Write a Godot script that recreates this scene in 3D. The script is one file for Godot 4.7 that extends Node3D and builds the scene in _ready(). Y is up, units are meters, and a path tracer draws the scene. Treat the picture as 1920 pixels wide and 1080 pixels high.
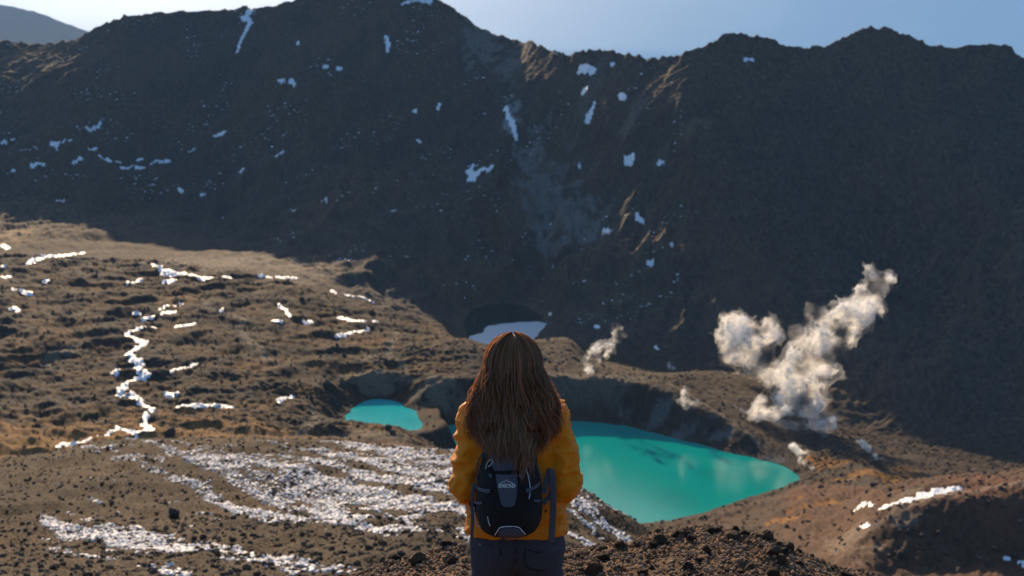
extends Node3D
# ---------------------------------------------------------------- camera numbers
const F := 2667.0            # focal length in pixels of a 1920 x 1080 picture
const EYE := 2.75            # camera height over the ground under the hiker
const HORIZON := 100.0
var pitch := atan((540.0 - HORIZON) / F)
var sp := sin(pitch)
var cp := cos(pitch)

# ---------------------------------------------------------------- terrain grid
const NC := 900
const SMIN := -0.47
const SMAX := 0.475
const SEG := [6, 84, 84, 8, 26, 36, 50, 56, 54, 54, 64, 96, 76, 64, 4, 6, 8]
var NR := 0
var gz := PackedFloat32Array()      # distance ahead of the camera, [col * NR + row]
var gh := PackedFloat32Array()      # height
var gc := PackedColorArray()        # colour of the ground (linear)
var seg_of := PackedInt32Array()
var row_t := PackedFloat32Array()
var start_of := []
var rng := RandomNumberGenerator.new()
var nz_big := FastNoiseLite.new()
var nz_mid := FastNoiseLite.new()
var nz_fine := FastNoiseLite.new()
var nz_ridge := FastNoiseLite.new()
var nz_edge := FastNoiseLite.new()
var M := {}

func tan_dep(y: float) -> float:
	return tan(pitch + atan((y - 540.0) / F))

func s_of(x: float, y: float) -> float:
	return (x - 960.0) / F / ((540.0 - y) / F * sp + cp)

# a knot of a terrain line: picture place and distance / distance and height / picture place and height
func Y(x, y, d): return Vector3(s_of(x, y), d, EYE - d * tan_dep(y))
func H(x, d, h): return Vector3(s_of(x, 850.0), d, h)
func L(x, y, h): return Vector3(s_of(x, y), (EYE - h) / tan_dep(y), h)

func slopes(xs: Array, ys: Array) -> Array:      # tangents of a monotone cubic
	var n := xs.size()
	var m := []
	var dl := []
	for i in n - 1:
		dl.append((ys[i + 1] - ys[i]) / maxf(xs[i + 1] - xs[i], 1e-6))
	m.append(dl[0])
	for i in range(1, n - 1):
		var p: float = dl[i - 1]
		var q: float = dl[i]
		m.append(0.0 if p * q <= 0.0 else 2.0 * p * q / (p + q))
	m.append(dl[n - 2])
	return m

func cubic(xs: Array, ys: Array, m: Array, x: float) -> float:
	var n := xs.size()
	if x <= xs[0]: return ys[0]
	if x >= xs[n - 1]: return ys[n - 1]
	var i := 0
	while x > xs[i + 1]: i += 1
	var w: float = xs[i + 1] - xs[i]
	var t: float = (x - xs[i]) / w
	var t2 := t * t
	var t3 := t2 * t
	return (2 * t3 - 3 * t2 + 1) * ys[i] + (t3 - 2 * t2 + t) * w * m[i] + (-2 * t3 + 3 * t2) * ys[i + 1] + (t3 - t2) * w * m[i + 1]

func terrain_lines() -> Array:
	return [
		[H(-400, 14, -6.5), H(2300, 14, -6.5)],
		[Y(-400, 1115, 36), Y(0, 1105, 35), Y(860, 1095, 33), Y(1060, 1110, 32), Y(1210, 1140, 31), Y(1400, 1260, 30), Y(2300, 1400, 30)],
		[Y(-400, 990, 66), Y(0, 965, 64), Y(600, 950, 60), Y(860, 952, 56), Y(1060, 988, 52), Y(1210, 1062, 48), Y(1290, 1120, 45), Y(1400, 1200, 42), Y(2300, 1350, 42)],
		[Y(-400, 915, 113), Y(0, 868, 110), Y(200, 838, 108), Y(400, 824, 105), Y(600, 828, 102), Y(720, 838, 98), Y(860, 852, 95), Y(960, 872, 90), Y(1060, 905, 84), Y(1130, 955, 76), Y(1210, 1008, 68), Y(1290, 1075, 62), Y(1400, 1160, 58), Y(1600, 1250, 58), Y(2300, 1300, 58)],
		[H(-400, 155, -50), H(900, 150, -50), H(1060, 150, -58), H(1210, 152, -66), H(1400, 170, -69), Y(1600, 1075, 185), Y(1700, 1085, 188), Y(1800, 1082, 188), Y(1920, 1075, 188), Y(2300, 1070, 188)],
		[H(-400, 255, -78), H(850, 255, -79), H(1060, 235, -87), H(1210, 235, -87.5), H(1330, 238, -84), Y(1450, 1012, 235), Y(1560, 1000, 222), Y(1640, 958, 207), Y(1700, 938, 204), Y(1800, 922, 203), Y(1920, 904, 203), Y(2300, 870, 203)],
		[Y(-400, 880, 283), Y(0, 852, 285), Y(300, 817, 298), Y(600, 812, 303), Y(740, 822, 300), Y(800, 838, 298), Y(850, 852, 298), H(1060, 262, -88.8), Y(1210, 991, 266), Y(1400, 938, 284), Y(1500, 908, 288), Y(1600, 912, 276), Y(1700, 908, 240), Y(1800, 894, 231), Y(1920, 885, 227), Y(2300, 855, 227)],
		[L(-400, 750, -79), L(0, 745, -79.3), L(300, 745, -79.5), L(600, 775, -81.5), L(720, 780, -84), H(800, 322, -87), H(850, 318, -90), H(960, 305, -90), H(1060, 305, -90), H(1400, 300, -89.5), L(1500, 890, -88), L(1600, 862, -86.5), H(1700, 275, -85), H(1800, 270, -86), H(2300, 270, -86)],
		[L(-400, 650, -77), L(0, 650, -77), L(300, 660, -77.5), L(500, 700, -79), L(600, 730, -81), L(650, 720, -81.3), L(760, 714, -81.3), L(830, 702, -80.5), L(890, 702, -80.5), L(960, 706, -80.5), L(1060, 711, -80.7), L(1150, 712, -80.7), L(1250, 717, -81), L(1320, 755, -83.5), L(1400, 808, -86), L(1450, 850, -88), L(1500, 868, -88.5), L(1580, 832, -88.5), L(1700, 850, -89), L(1920, 880, -90), L(2300, 890, -90)],
		[L(-400, 560, -73), L(0, 560, -73.5), L(300, 560, -74), L(500, 600, -76), L(640, 640, -78.5), L(720, 664, -79.5), L(790, 650, -79), L(870, 640, -78.5), L(905, 655, -79.5), L(960, 672, -81.5), L(1010, 642, -79), L(1060, 640, -79.3), L(1120, 690, -84), Y(1250, 704, 375), Y(1340, 703, 385), Y(1400, 707, 385), Y(1440, 722, 378), Y(1500, 770, 358), Y(1560, 812, 345), Y(1620, 830, 338), Y(1700, 845, 332), Y(1920, 870, 324), Y(2300, 880, 320)],
		[L(-400, 480, -70), L(0, 480, -70), L(300, 490, -70.5), L(500, 520, -72), L(640, 560, -75), L(760, 600, -79), L(830, 610, -83), H(870, 440, -88), H(960, 445, -88.6), H(1040, 450, -88), L(1120, 655, -88), H(1250, 424, -92), H(1340, 420, -92), H(1440, 408, -92), H(1500, 385, -90), Y(1560, 796, 358), Y(1620, 814, 352), Y(1700, 826, 347), Y(1920, 846, 338), Y(2300, 860, 332)],
		[L(-400, 390, -65), L(0, 400, -66), L(150, 396, -66.5), L(300, 402, -68), L(450, 432, -69), L(600, 490, -71.5), L(700, 545, -75), L(760, 566, -79), L(870, 566, -86), L(950, 561, -87), L(1020, 577, -87), L(1060, 600, -85), Y(1120, 612, 455), Y(1250, 602, 450), Y(1340, 602, 440), Y(1440, 606, 425), Y(1560, 645, 400), Y(1700, 702, 375), Y(1920, 724, 358), Y(2300, 740, 350)],
		[Y(-400, 255, 690), Y(0, 250, 690), Y(300, 242, 692), Y(500, 262, 670), Y(640, 302, 645), Y(760, 342, 620), Y(870, 382, 592), Y(960, 332, 600), Y(1060, 332, 575), Y(1180, 352, 530), Y(1300, 382, 500), Y(1440, 420, 475), Y(1560, 442, 455), Y(1700, 452, 440), Y(1920, 470, 425), Y(2300, 480, 415)],
		[Y(-400, 140, 745), Y(0, 145, 742), Y(300, 112, 732), Y(500, 112, 715), Y(700, 122, 690), Y(830, 122, 672), Y(940, 172, 650), Y(1060, 202, 602), Y(1200, 212, 545), Y(1300, 232, 524), Y(1440, 240, 512), Y(1600, 222, 501), Y(1700, 222, 497), Y(1920, 240, 480), Y(2300, 260, 462)],
		[Y(-400, 60, 800), Y(0, 79, 790), Y(100, 83, 785), Y(140, 76, 780), Y(175, 60, 775), Y(240, 35, 770), Y(330, 23, 765), Y(400, 20, 760), Y(500, 14, 750), Y(540, 5, 745), Y(600, -10, 735), Y(680, -22, 725), Y(760, -18, 715), Y(810, -2, 708), Y(830, 6, 705), Y(870, 35, 695), Y(905, 62, 690), Y(965, 85, 680), Y(1000, 100, 655), Y(1040, 118, 630), Y(1058, 128, 620), Y(1100, 112, 602), Y(1130, 105, 592), Y(1180, 112, 578), Y(1215, 120, 568), Y(1240, 122, 562), Y(1290, 120, 552), Y(1340, 95, 546), Y(1375, 82, 544), Y(1440, 85, 540), Y(1480, 98, 538), Y(1540, 92, 536), Y(1590, 70, 534), Y(1625, 58, 532), Y(1670, 57, 530), Y(1690, 65, 528), Y(1740, 85, 524), Y(1800, 90, 516), Y(1860, 85, 510), Y(1895, 92, 507), Y(1905, 107, 506), Y(1920, 108, 505), Y(2300, 140, 485)],
		[H(-400, 860, -10), H(960, 760, -25), H(2300, 600, -25)],
		[H(-400, 1300, -120), H(2300, 1200, -120)],
		[H(-400, 6600, -220), H(2300, 6600, -220)],
	]

func setup_noise() -> void:
	for a in [[nz_big, 0.012, 4, 11], [nz_mid, 0.06, 4, 23], [nz_fine, 0.45, 3, 37], [nz_edge, 0.16, 3, 51]]:
		a[0].noise_type = FastNoiseLite.TYPE_SIMPLEX_SMOOTH
		a[0].frequency = a[1]
		a[0].fractal_octaves = a[2]
		a[0].seed = a[3]
	nz_ridge.noise_type = FastNoiseLite.TYPE_SIMPLEX_SMOOTH
	nz_ridge.fractal_type = FastNoiseLite.FRACTAL_RIDGED
	nz_ridge.frequency = 0.022
	nz_ridge.fractal_octaves = 4
	nz_ridge.seed = 77

func near_line(x: float, z: float, pts: Array) -> Vector2:   # distance to a plan polyline and where along it (0..1)
	var best := 1e9
	var at := 0.0
	var p := Vector2(x, z)
	for i in pts.size() - 1:
		var a: Vector2 = pts[i]
		var b: Vector2 = pts[i + 1]
		var t := clampf((p - a).dot(b - a) / (b - a).length_squared(), 0.0, 1.0)
		var q := p.distance_to(a.lerp(b, t))
		if q < best:
			best = q
			at = (i + t) / (pts.size() - 1)
	return Vector2(best, at)

func plan(x, y, d) -> Vector2:
	return Vector2(s_of(x, y) * d, d)

# lakes: [outline in plan, water height]
var lakes := []
func lake_outline(pts: Array, level: float) -> PackedVector2Array:
	var out := PackedVector2Array()
	for p in pts:
		var d: float = (EYE - level) / tan_dep(p[1])
		out.append(Vector2(s_of(p[0], p[1]) * d, d))
	for round in 2:
		var next := PackedVector2Array()
		for i in out.size():
			var q := out[(i + 1) % out.size()]
			next.append(out[i].lerp(q, 0.25))
			next.append(out[i].lerp(q, 0.75))
		out = next
	for i in out.size():
		out[i] += Vector2(nz_edge.get_noise_2d(out[i].x * 1.5, out[i].y * 1.5), nz_edge.get_noise_2d(out[i].y * 1.5, out[i].x * 1.5 + 70.0)) * 1.3
	return out

func poly_distance(p: Vector2, poly: PackedVector2Array) -> float:     # negative inside
	var best := 1e9
	var inside := false
	var n := poly.size()
	var b := poly[n - 1]
	for i in n:
		var a := poly[i]
		var ab := b - a
		var t := clampf((p - a).dot(ab) / ab.length_squared(), 0.0, 1.0)
		best = minf(best, p.distance_squared_to(a + ab * t))
		if (a.y > p.y) != (b.y > p.y) and p.x < (b.x - a.x) * (p.y - a.y) / (b.y - a.y) + a.x:
			inside = not inside
		b = a
	return -sqrt(best) if inside else sqrt(best)

func build_grid() -> void:
	setup_noise()
	var lines := terrain_lines()
	for j in SEG.size():
		start_of.append(NR)
		for k in SEG[j]:
			seg_of.append(j)
			row_t.append(float(k) / SEG[j])
			NR += 1
	start_of.append(NR)
	seg_of.append(SEG.size() - 1)
	row_t.append(1.0)
	NR += 1
	gz.resize(NC * NR)
	gh.resize(NC * NR)
	gc.resize(NC * NR)
	var pre := []
	for line in lines:
		var xs := []
		var ds := []
		var hs := []
		for v in line:
			xs.append(v.x); ds.append(v.y); hs.append(v.z)
		pre.append([xs, ds, hs, slopes(xs, ds), slopes(xs, hs)])
	lakes = [
		[lake_outline([[826, 812], [830, 802], [848, 796], [900, 790], [1000, 788], [1065, 789], [1120, 791], [1200, 803], [1290, 829], [1400, 857], [1465, 871], [1497, 889], [1490, 905], [1440, 924], [1400, 932], [1350, 950], [1280, 972], [1210, 982], [1150, 985], [1050, 972], [960, 930], [880, 850], [845, 832], [830, 822]], -90.0), -90.0],
		[lake_outline([[641, 797], [650, 776], [680, 753], [710, 747], [740, 750], [775, 769], [792, 793], [788, 806], [747, 809], [736, 802], [715, 800], [700, 806], [670, 801], [645, 801]], -86.0), -86.0],
		[lake_outline([[866, 604], [878, 584], [905, 573], [945, 569], [985, 572], [1008, 588], [1027, 604], [1012, 622], [1000, 640], [975, 665], [930, 676], [902, 671], [880, 660], [880, 640], [872, 620]], -88.8), -88.8],
	]
	for lake in lakes:
		var box := Rect2(lake[0][0], Vector2.ZERO)
		for p in lake[0]: box = box.expand(p)
		lake.append(box.grow(24.0))
	var spur_a := [plan(895, 60, 690), plan(955, 260, 615), plan(880, 420, 568), plan(770, 548, 520)]
	var spur_b := [plan(1245, 135, 557), plan(1330, 320, 512), plan(1470, 380, 490), plan(1560, 470, 452), plan(1690, 580, 408)]
	var gully_b := [plan(1300, 150, 530), plan(1430, 300, 497), plan(1590, 400, 462), plan(1730, 520, 418), plan(1860, 640, 380)]
	var spur_c := [plan(640, 40, 722), plan(560, 250, 668), plan(470, 400, 625)]
	for c in NC:
		var s := lerpf(SMIN, SMAX, float(c) / (NC - 1))
		var ds := []
		var hs := []
		for q in pre:
			var d := cubic(q[0], q[1], q[3], s)
			if ds.size() and d < ds[-1] + 3.0: d = ds[-1] + 3.0
			ds.append(d)
			hs.append(cubic(q[0], q[2], q[4], s))
		var ms := slopes(ds, hs)
		var crest: float = (hs[14] - hs[13]) / (ds[14] - ds[13]) * 1.2
		for r in NR:
			var j := seg_of[r]
			var t := row_t[r]
			var w: float = ds[j + 1] - ds[j]
			var z: float = ds[j] + w * t
			var t2 := t * t
			var t3 := t2 * t
			var h: float = (2 * t3 - 3 * t2 + 1) * hs[j] + (t3 - 2 * t2 + t) * w * ms[j] + (-2 * t3 + 3 * t2) * hs[j + 1] + (t3 - t2) * w * (crest if j == 13 else ms[j + 1])
			var x := s * z
			var big := nz_big.get_noise_2d(x, z)
			var mid := nz_mid.get_noise_2d(x, z)
			var fine := nz_fine.get_noise_2d(x, z)
			if j <= 2:
				var k := smoothstep(20.0, 34.0, z)
				h += (mid * 0.9 + fine * 0.16 + big * 0.8) * k * (1.0 - 0.6 * smoothstep(0.85, 1.0, (j + t) / 3.0))
			elif j <= 5:
				h += mid * 1.2 + fine * 0.45
			elif j <= 9:
				var mound := nz_ridge.get_noise_2d(x * 0.55 + 40.0 + 25.0 * big, z * 1.7 + 18.0 * big)
				var left := smoothstep(0.02, -0.12, s)
				h += mound * lerpf(0.3, 1.35, left) + mid * lerpf(0.5, 1.5, left) + fine * 0.38
			elif j <= 13:
				var foot := 1.0
				if j == 10: foot = t
				var top := 1.0 - 0.8 * smoothstep(12.3, 13.6, j + t)
				var warp := 14.0 * big
				var gully := nz_ridge.get_noise_2d((x + warp) * 1.3, z * 0.55)
				var crag := nz_ridge.get_noise_2d(x * 3.1 + 300.0, z * 3.1) + 0.5 * nz_ridge.get_noise_2d(x * 8.0 + 90.0, z * 6.0)
				h += foot * top * (gully * 4.5 + crag * 2.0 * smoothstep(-0.3, 0.4, big + (0.35 if s > 0.0 else 0.0)) + mid * 1.6 + big * 5.0) + fine * 0.35
				var qa := near_line(x, z, spur_a)
				if qa.x < 55.0: h += 9.0 * (1.0 - qa.x / 55.0) * sin(PI * clampf(qa.y * 0.9 + 0.05, 0.0, 1.0)) * foot
				var qb := near_line(x, z, spur_b)
				if qb.x < 45.0: h += 15.0 * pow(1.0 - qb.x / 45.0, 1.3) * sin(PI * clampf(qb.y * 0.9 + 0.04, 0.0, 1.0))
				var qg := near_line(x, z, gully_b)
				if qg.x < 42.0: h -= 18.0 * pow(1.0 - qg.x / 42.0, 1.2) * sin(PI * clampf(qg.y * 0.9 + 0.05, 0.0, 1.0)) * (1.0 if j < 13 else 1.0 - t)
				var qc := near_line(x, z, spur_c)
				if qc.x < 50.0: h += 5.0 * (1.0 - qc.x / 50.0) * sin(PI * clampf(qc.y, 0.0, 1.0))
				if j == 13: h += crag * 1.2 * t
			for lake in lakes:
				var level: float = lake[1]
				var box: Rect2 = lake[2]
				if box.has_point(Vector2(x, z)) and absf(h - level) < 25.0:
					var q := poly_distance(Vector2(x, z), lake[0])
					if q < 0.0:
						h = minf(level - 0.25, level - 0.2 * minf(-q, 20.0))
						break
					elif q < 9.0:
						var reach := 9.0
						var bank := level + 0.12 + 0.16 * q
						var held := maxf(h, bank)
						if level != -90.0: held = lerpf(held, h, smoothstep(4.5, 9.0, q))
						h = lerpf(bank, held, smoothstep(0.0, reach, q)) + (fine * 0.12 if q > 1.0 else 0.0)
			gz[c * NR + r] = z
			gh[c * NR + r] = h
			gc[c * NR + r] = ground_colour(s, x, z, j, t, big, mid, fine)

func mix3(a: Vector3, b: Vector3, t: float) -> Vector3:
	return a.lerp(b, clampf(t, 0.0, 1.0))

func ground_colour(s: float, x: float, z: float, j: int, t: float, big: float, mid: float, fine: float) -> Color:
	var v: Vector3
	var speck := rng.randf()
	if j <= 2:
		v = mix3(Vector3(0.095, 0.066, 0.043), Vector3(0.05, 0.039, 0.03), 0.5 + 1.2 * mid + 0.5 * fine)
		if speck > 0.93: v *= 1.7
	elif j <= 5:
		v = mix3(Vector3(0.11, 0.068, 0.045), Vector3(0.075, 0.055, 0.043), 0.5 + 1.3 * mid + fine * 0.4)
		if s > 0.2: v = mix3(v, Vector3(0.13, 0.068, 0.044), 0.5 + big)
	elif j <= 9:
		var band := nz_mid.get_noise_2d(x * 0.5 + 200.0, z * 1.6)
		v = mix3(Vector3(0.037, 0.029, 0.023), Vector3(0.08, 0.044, 0.022), smoothstep(-0.2, 0.35, band + 0.5 * fine))
		v = mix3(v, Vector3(0.028, 0.025, 0.024), smoothstep(0.05, 0.35, mid - 0.2 * band))
		if s > 0.0:
			v = mix3(v, Vector3(0.07, 0.055, 0.043), 0.75)
		if speck > 0.95: v *= 1.6
	else:
		v = mix3(Vector3(0.088, 0.076, 0.066), Vector3(0.118, 0.09, 0.069), smoothstep(-0.3, 0.4, big + 0.6 * mid + 0.3 * fine))
		if speck > 0.97: v *= 1.5
		if j == 10: v = mix3(Vector3(0.075, 0.058, 0.045), v, t * 1.5)
	v *= 0.9 + 0.3 * speck + 0.35 * fine
	return Color(maxf(v.x, 0.01), maxf(v.y, 0.01), maxf(v.z, 0.01))

# ---------------------------------------------------------------- looking things up on the grid
func col_of(s: float) -> float:
	return clampf((s - SMIN) / (SMAX - SMIN) * (NC - 1), 0.0, NC - 1.001)

func row_at(c: int, z: float) -> int:               # the last row that is not beyond z
	var lo := 0
	var hi := NR - 1
	var o := c * NR
	while hi - lo > 1:
		var m := (lo + hi) / 2
		if gz[o + m] <= z: lo = m
		else: hi = m
	return lo

func col_height(c: int, z: float) -> float:
	var r := row_at(c, z)
	var o := c * NR + r
	return lerpf(gh[o], gh[o + 1], clampf((z - gz[o]) / (gz[o + 1] - gz[o]), 0.0, 1.0))

func height(x: float, z: float) -> float:           # z: metres ahead of the camera
	var f := col_of(x / z)
	var c := int(f)
	return lerpf(col_height(c, z), col_height(c + 1, z), f - c)

func ground(px: float, py: float) -> Vector3:       # where that line of sight meets the ground: (x, height, metres ahead)
	var s := s_of(px, py)
	var t := tan_dep(py)
	var c := int(col_of(s))
	var o := c * NR
	for r in range(1, NR):
		var over := gh[o + r] - (EYE - gz[o + r] * t)
		if over >= 0.0:
			var before := gh[o + r - 1] - (EYE - gz[o + r - 1] * t)
			var k := clampf(-before / maxf(over - before, 1e-5), 0.0, 1.0)
			var z := lerpf(gz[o + r - 1], gz[o + r], k)
			return Vector3(s * z, EYE - z * t, z)
	return Vector3(s * 700.0, 0, 700.0)

func world(v: Vector3) -> Vector3: return Vector3(v.x, v.y, -v.z)

# a patch of another colour on the ground: ellipse given by its middle and half sizes in the picture
func tint_patch(px, py, rx, ry, colour: Vector3, strength := 1.0, rough := 0.8, streak := 0.0) -> void:
	var m := ground(px, py)
	var e := ground(px + rx, py)
	var n := ground(px, py - ry)
	var u := Vector2(maxf(absf(e.x - m.x), 1.0), 0.0).x
	var w := maxf(absf(n.z - m.z), u * 0.4)
	w = minf(w, u * 7.0)
	var c0 := int(col_of((m.x - 1.6 * u) / m.z))
	var c1 := int(col_of((m.x + 1.6 * u) / m.z)) + 1
	for c in range(c0, c1 + 1):
		var s := lerpf(SMIN, SMAX, float(c) / (NC - 1))
		for r in range(row_at(c, m.z - 1.6 * w), row_at(c, m.z + 1.6 * w) + 1):
			var o := c * NR + r
			var x := s * gz[o]
			var a := (x - m.x) / u
			var b := (gz[o] - m.z) / w
			var noise := nz_edge.get_noise_2d(x + streak * (gz[o] - m.z) * 0.6, gz[o] * (1.0 - 0.7 * absf(streak))) + 0.5 * nz_fine.get_noise_2d(x, gz[o])
			var k := smoothstep(1.0, 0.55, sqrt(a * a + b * b) + rough * noise) * strength
			if k > 0.0:
				var g := gc[o]
				var v := Vector3(g.r, g.g, g.b).lerp(colour * (0.85 + 0.3 * rng.randf()), clampf(k, 0.0, 1.0))
				gc[o] = Color(v.x, v.y, v.z)

# a trodden path or crest line: a chain of picture points
func path_line(pts: Array, wide: float, colour: Vector3, strength := 0.8) -> void:
	for i in pts.size() - 1:
		var a := ground(pts[i][0], pts[i][1])
		var b := ground(pts[i + 1][0], pts[i + 1][1])
		var z0 := minf(a.z, b.z) - wide * 2
		var z1 := maxf(a.z, b.z) + wide * 2
		var c0 := int(col_of(minf(a.x / a.z, b.x / b.z) - 2 * wide / a.z))
		var c1 := int(col_of(maxf(a.x / a.z, b.x / b.z) + 2 * wide / a.z)) + 1
		var pa := Vector2(a.x, a.z)
		var pb := Vector2(b.x, b.z)
		for c in range(c0, c1 + 1):
			var s := lerpf(SMIN, SMAX, float(c) / (NC - 1))
			for r in range(row_at(c, z0), row_at(c, z1) + 1):
				var o := c * NR + r
				var p := Vector2(s * gz[o], gz[o])
				var t := clampf((p - pa).dot(pb - pa) / maxf((pb - pa).length_squared(), 0.01), 0.0, 1.0)
				var q := p.distance_to(pa.lerp(pb, t)) / wide + 0.6 * nz_edge.get_noise_2d(p.x, p.y)
				var k := smoothstep(1.1, 0.6, q) * strength
				if k > 0.0:
					var g := gc[o]
					var v := Vector3(g.r, g.g, g.b).lerp(colour, k)
					gc[o] = Color(v.x, v.y, v.z)

# ---------------------------------------------------------------- making nodes
func tag(o: Node, label: String, category: String, group := "", kind := "") -> Node:
	if label: o.set_meta("label", label)
	if category: o.set_meta("category", category)
	if group: o.set_meta("group", group)
	if kind: o.set_meta("kind", kind)
	return o

func node(called: String, mesh: Mesh, material: Material, parent: Node = self) -> MeshInstance3D:
	var o := MeshInstance3D.new()
	o.name = called
	o.mesh = mesh
	if material: o.material_override = material
	parent.add_child(o, true)
	return o

func base(called: String, at: Vector3, label := "", category := "", group := "") -> Node3D:
	var o := Node3D.new()
	o.name = called
	add_child(o, true)
	o.position = at
	tag(o, label, category, group)
	return o

func arrays_mesh(v: PackedVector3Array, index: PackedInt32Array, normals = null, colours = null) -> ArrayMesh:
	var a := []
	a.resize(Mesh.ARRAY_MAX)
	a[Mesh.ARRAY_VERTEX] = v
	if index.size(): a[Mesh.ARRAY_INDEX] = index
	if normals != null: a[Mesh.ARRAY_NORMAL] = normals
	if colours != null: a[Mesh.ARRAY_COLOR] = colours
	var m := ArrayMesh.new()
	m.add_surface_from_arrays(Mesh.PRIMITIVE_TRIANGLES, a)
	return m

func grid_piece(called: String, r0: int, r1: int, material: Material) -> MeshInstance3D:
	var n := r1 - r0 + 1
	var v := PackedVector3Array()
	var col := PackedColorArray()
	var ix := PackedInt32Array()
	v.resize(NC * n)
	col.resize(NC * n)
	ix.resize((NC - 1) * (n - 1) * 6)
	var k := 0
	for c in NC:
		var s := lerpf(SMIN, SMAX, float(c) / (NC - 1))
		for i in n:
			var o := c * NR + r0 + i
			v[c * n + i] = Vector3(s * gz[o], gh[o], -gz[o])
			col[c * n + i] = gc[o]
			if c < NC - 1 and i < n - 1:
				var p := c * n + i
				ix[k] = p; ix[k + 1] = p + 1; ix[k + 2] = p + n
				ix[k + 3] = p + 1; ix[k + 4] = p + n + 1; ix[k + 5] = p + n
				k += 6
	var nm := PackedVector3Array()
	nm.resize(NC * n)
	for c in NC:
		var ca := maxi(c - 1, 0) * n
		var cb := mini(c + 1, NC - 1) * n
		for i in n:
			nm[c * n + i] = (v[c * n + mini(i + 1, n - 1)] - v[c * n + maxi(i - 1, 0)]).cross(v[ca + i] - v[cb + i]).normalized()
			if nm[c * n + i].y < 0.0: nm[c * n + i] = -nm[c * n + i]
	var o2 := node(called, arrays_mesh(v, ix, nm, col), material)
	o2.set_meta("kind", "structure")
	return o2

# a patch of snow lying on the ground: chain of picture points [x, y, half thickness in pixels]
func snow(pts: Array, label: String, group: String, called := "snow_patch", lift := 1.0, rough := 1.0) -> void:
	snow_rough = rough
	var chain := []
	var z0 := 1e9
	var z1 := 0.0
	var s0 := 9.0
	var s1 := -9.0
	for p in pts:
		var g := ground(p[0], p[1])
		var up := ground(p[0], p[1] - p[2])
		var side: float = p[2] * g.z / F
		var along := clampf(0.8 * absf(up.z - g.z), side * 0.8, side * 4.0)
		chain.append([Vector2(g.x, g.z), side * 1.15, along])
		z0 = minf(z0, g.z - along * 1.5); z1 = maxf(z1, g.z + along * 1.5)
		s0 = minf(s0, (g.x - along * 1.2) / g.z); s1 = maxf(s1, (g.x + along * 1.2) / g.z)
	var sx := (SMAX - SMIN) / (NC - 1)
	var cells := {}
	for c in range(int(col_of(s0)), int(col_of(s1)) + 2):
		if c >= NC - 1: break
		var s := SMIN + sx * c
		for r in range(row_at(c, z0), mini(row_at(c, z1) + 1, NR - 2)):
			var o := c * NR + r
			var k := [snow_in(chain, s * gz[o], gz[o]), snow_in(chain, s * gz[o + 1], gz[o + 1]), snow_in(chain, (s + sx) * gz[o + NR], gz[o + NR]), snow_in(chain, (s + sx) * gz[o + NR + 1], gz[o + NR + 1])]
			if k[0] + k[1] + k[2] + k[3] > 0.0: cells[o] = k
	while cells.size():
		var todo := [cells.keys()[0]]
		var piece := {}
		while todo.size():
			var o: int = todo.pop_back()
			if not cells.has(o): continue
			piece[o] = cells[o]
			cells.erase(o)
			todo.append_array([o - 1, o + 1, o - NR, o + NR])
		if piece.size() < 4: continue
		var v := PackedVector3Array()
		var nm := PackedVector3Array()
		for o in piece:
			var k: Array = piece[o]
			var s: float = SMIN + sx * (o / NR)
			var up := 0.0003 * gz[o] * lift
			var a := Vector3(s * gz[o], gh[o] + up * (0.6 + 2.0 * clampf(k[0], -0.2, 1.0)), -gz[o])
			var b := Vector3(s * gz[o + 1], gh[o + 1] + up * (0.6 + 2.0 * clampf(k[1], -0.2, 1.0)), -gz[o + 1])
			var d := Vector3((s + sx) * gz[o + NR], gh[o + NR] + up * (0.6 + 2.0 * clampf(k[2], -0.2, 1.0)), -gz[o + NR])
			var e := Vector3((s + sx) * gz[o + NR + 1], gh[o + NR + 1] + up * (0.6 + 2.0 * clampf(k[3], -0.2, 1.0)), -gz[o + NR + 1])
			var fn := (b - a).cross(a - d).normalized()
			if fn.y < 0.0: fn = -fn
			fn = fn.lerp(Vector3.UP, 0.35).normalized()
			for q in [a, b, d, b, e, d]:
				v.append(q)
				nm.append(fn)
		tag(node(called, arrays_mesh(v, PackedInt32Array(), nm), M.snow), label, "snow patch", group if group else label)

var snow_rough := 1.0
func snow_in(chain: Array, x: float, z: float) -> float:
	var p := Vector2(x, z)
	var best := -9.0
	for i in maxi(chain.size() - 1, 1):
		var a: Array = chain[i]
		var b: Array = chain[mini(i + 1, chain.size() - 1)]
		var ab: Vector2 = b[0] - a[0]
		var t := clampf((p - a[0]).dot(ab) / maxf(ab.length_squared(), 0.001), 0.0, 1.0)
		var q: Vector2 = p - (a[0] as Vector2).lerp(b[0], t)
		var rx: float = lerpf(a[1], b[1], t)
		var rz: float = lerpf(a[2], b[2], t)
		best = maxf(best, 1.0 - sqrt(q.x * q.x / (rx * rx) + q.y * q.y / (rz * rz)))
	return best - 0.1 * snow_rough + snow_rough * (0.6 * nz_edge.get_noise_2d(x * 2.6, z * 1.3) + 0.6 * nz_fine.get_noise_2d(x, z))

# ---------------------------------------------------------------- light, sky, camera
const SUN_AZ := -15.0        # degrees, left of straight ahead
const SUN_EL := 21.0

func sun_towards() -> Vector3:
	var a := deg_to_rad(SUN_AZ)
	var e := deg_to_rad(SUN_EL)
	return Vector3(sin(a) * cos(e), sin(e), -cos(a) * cos(e))

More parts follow.
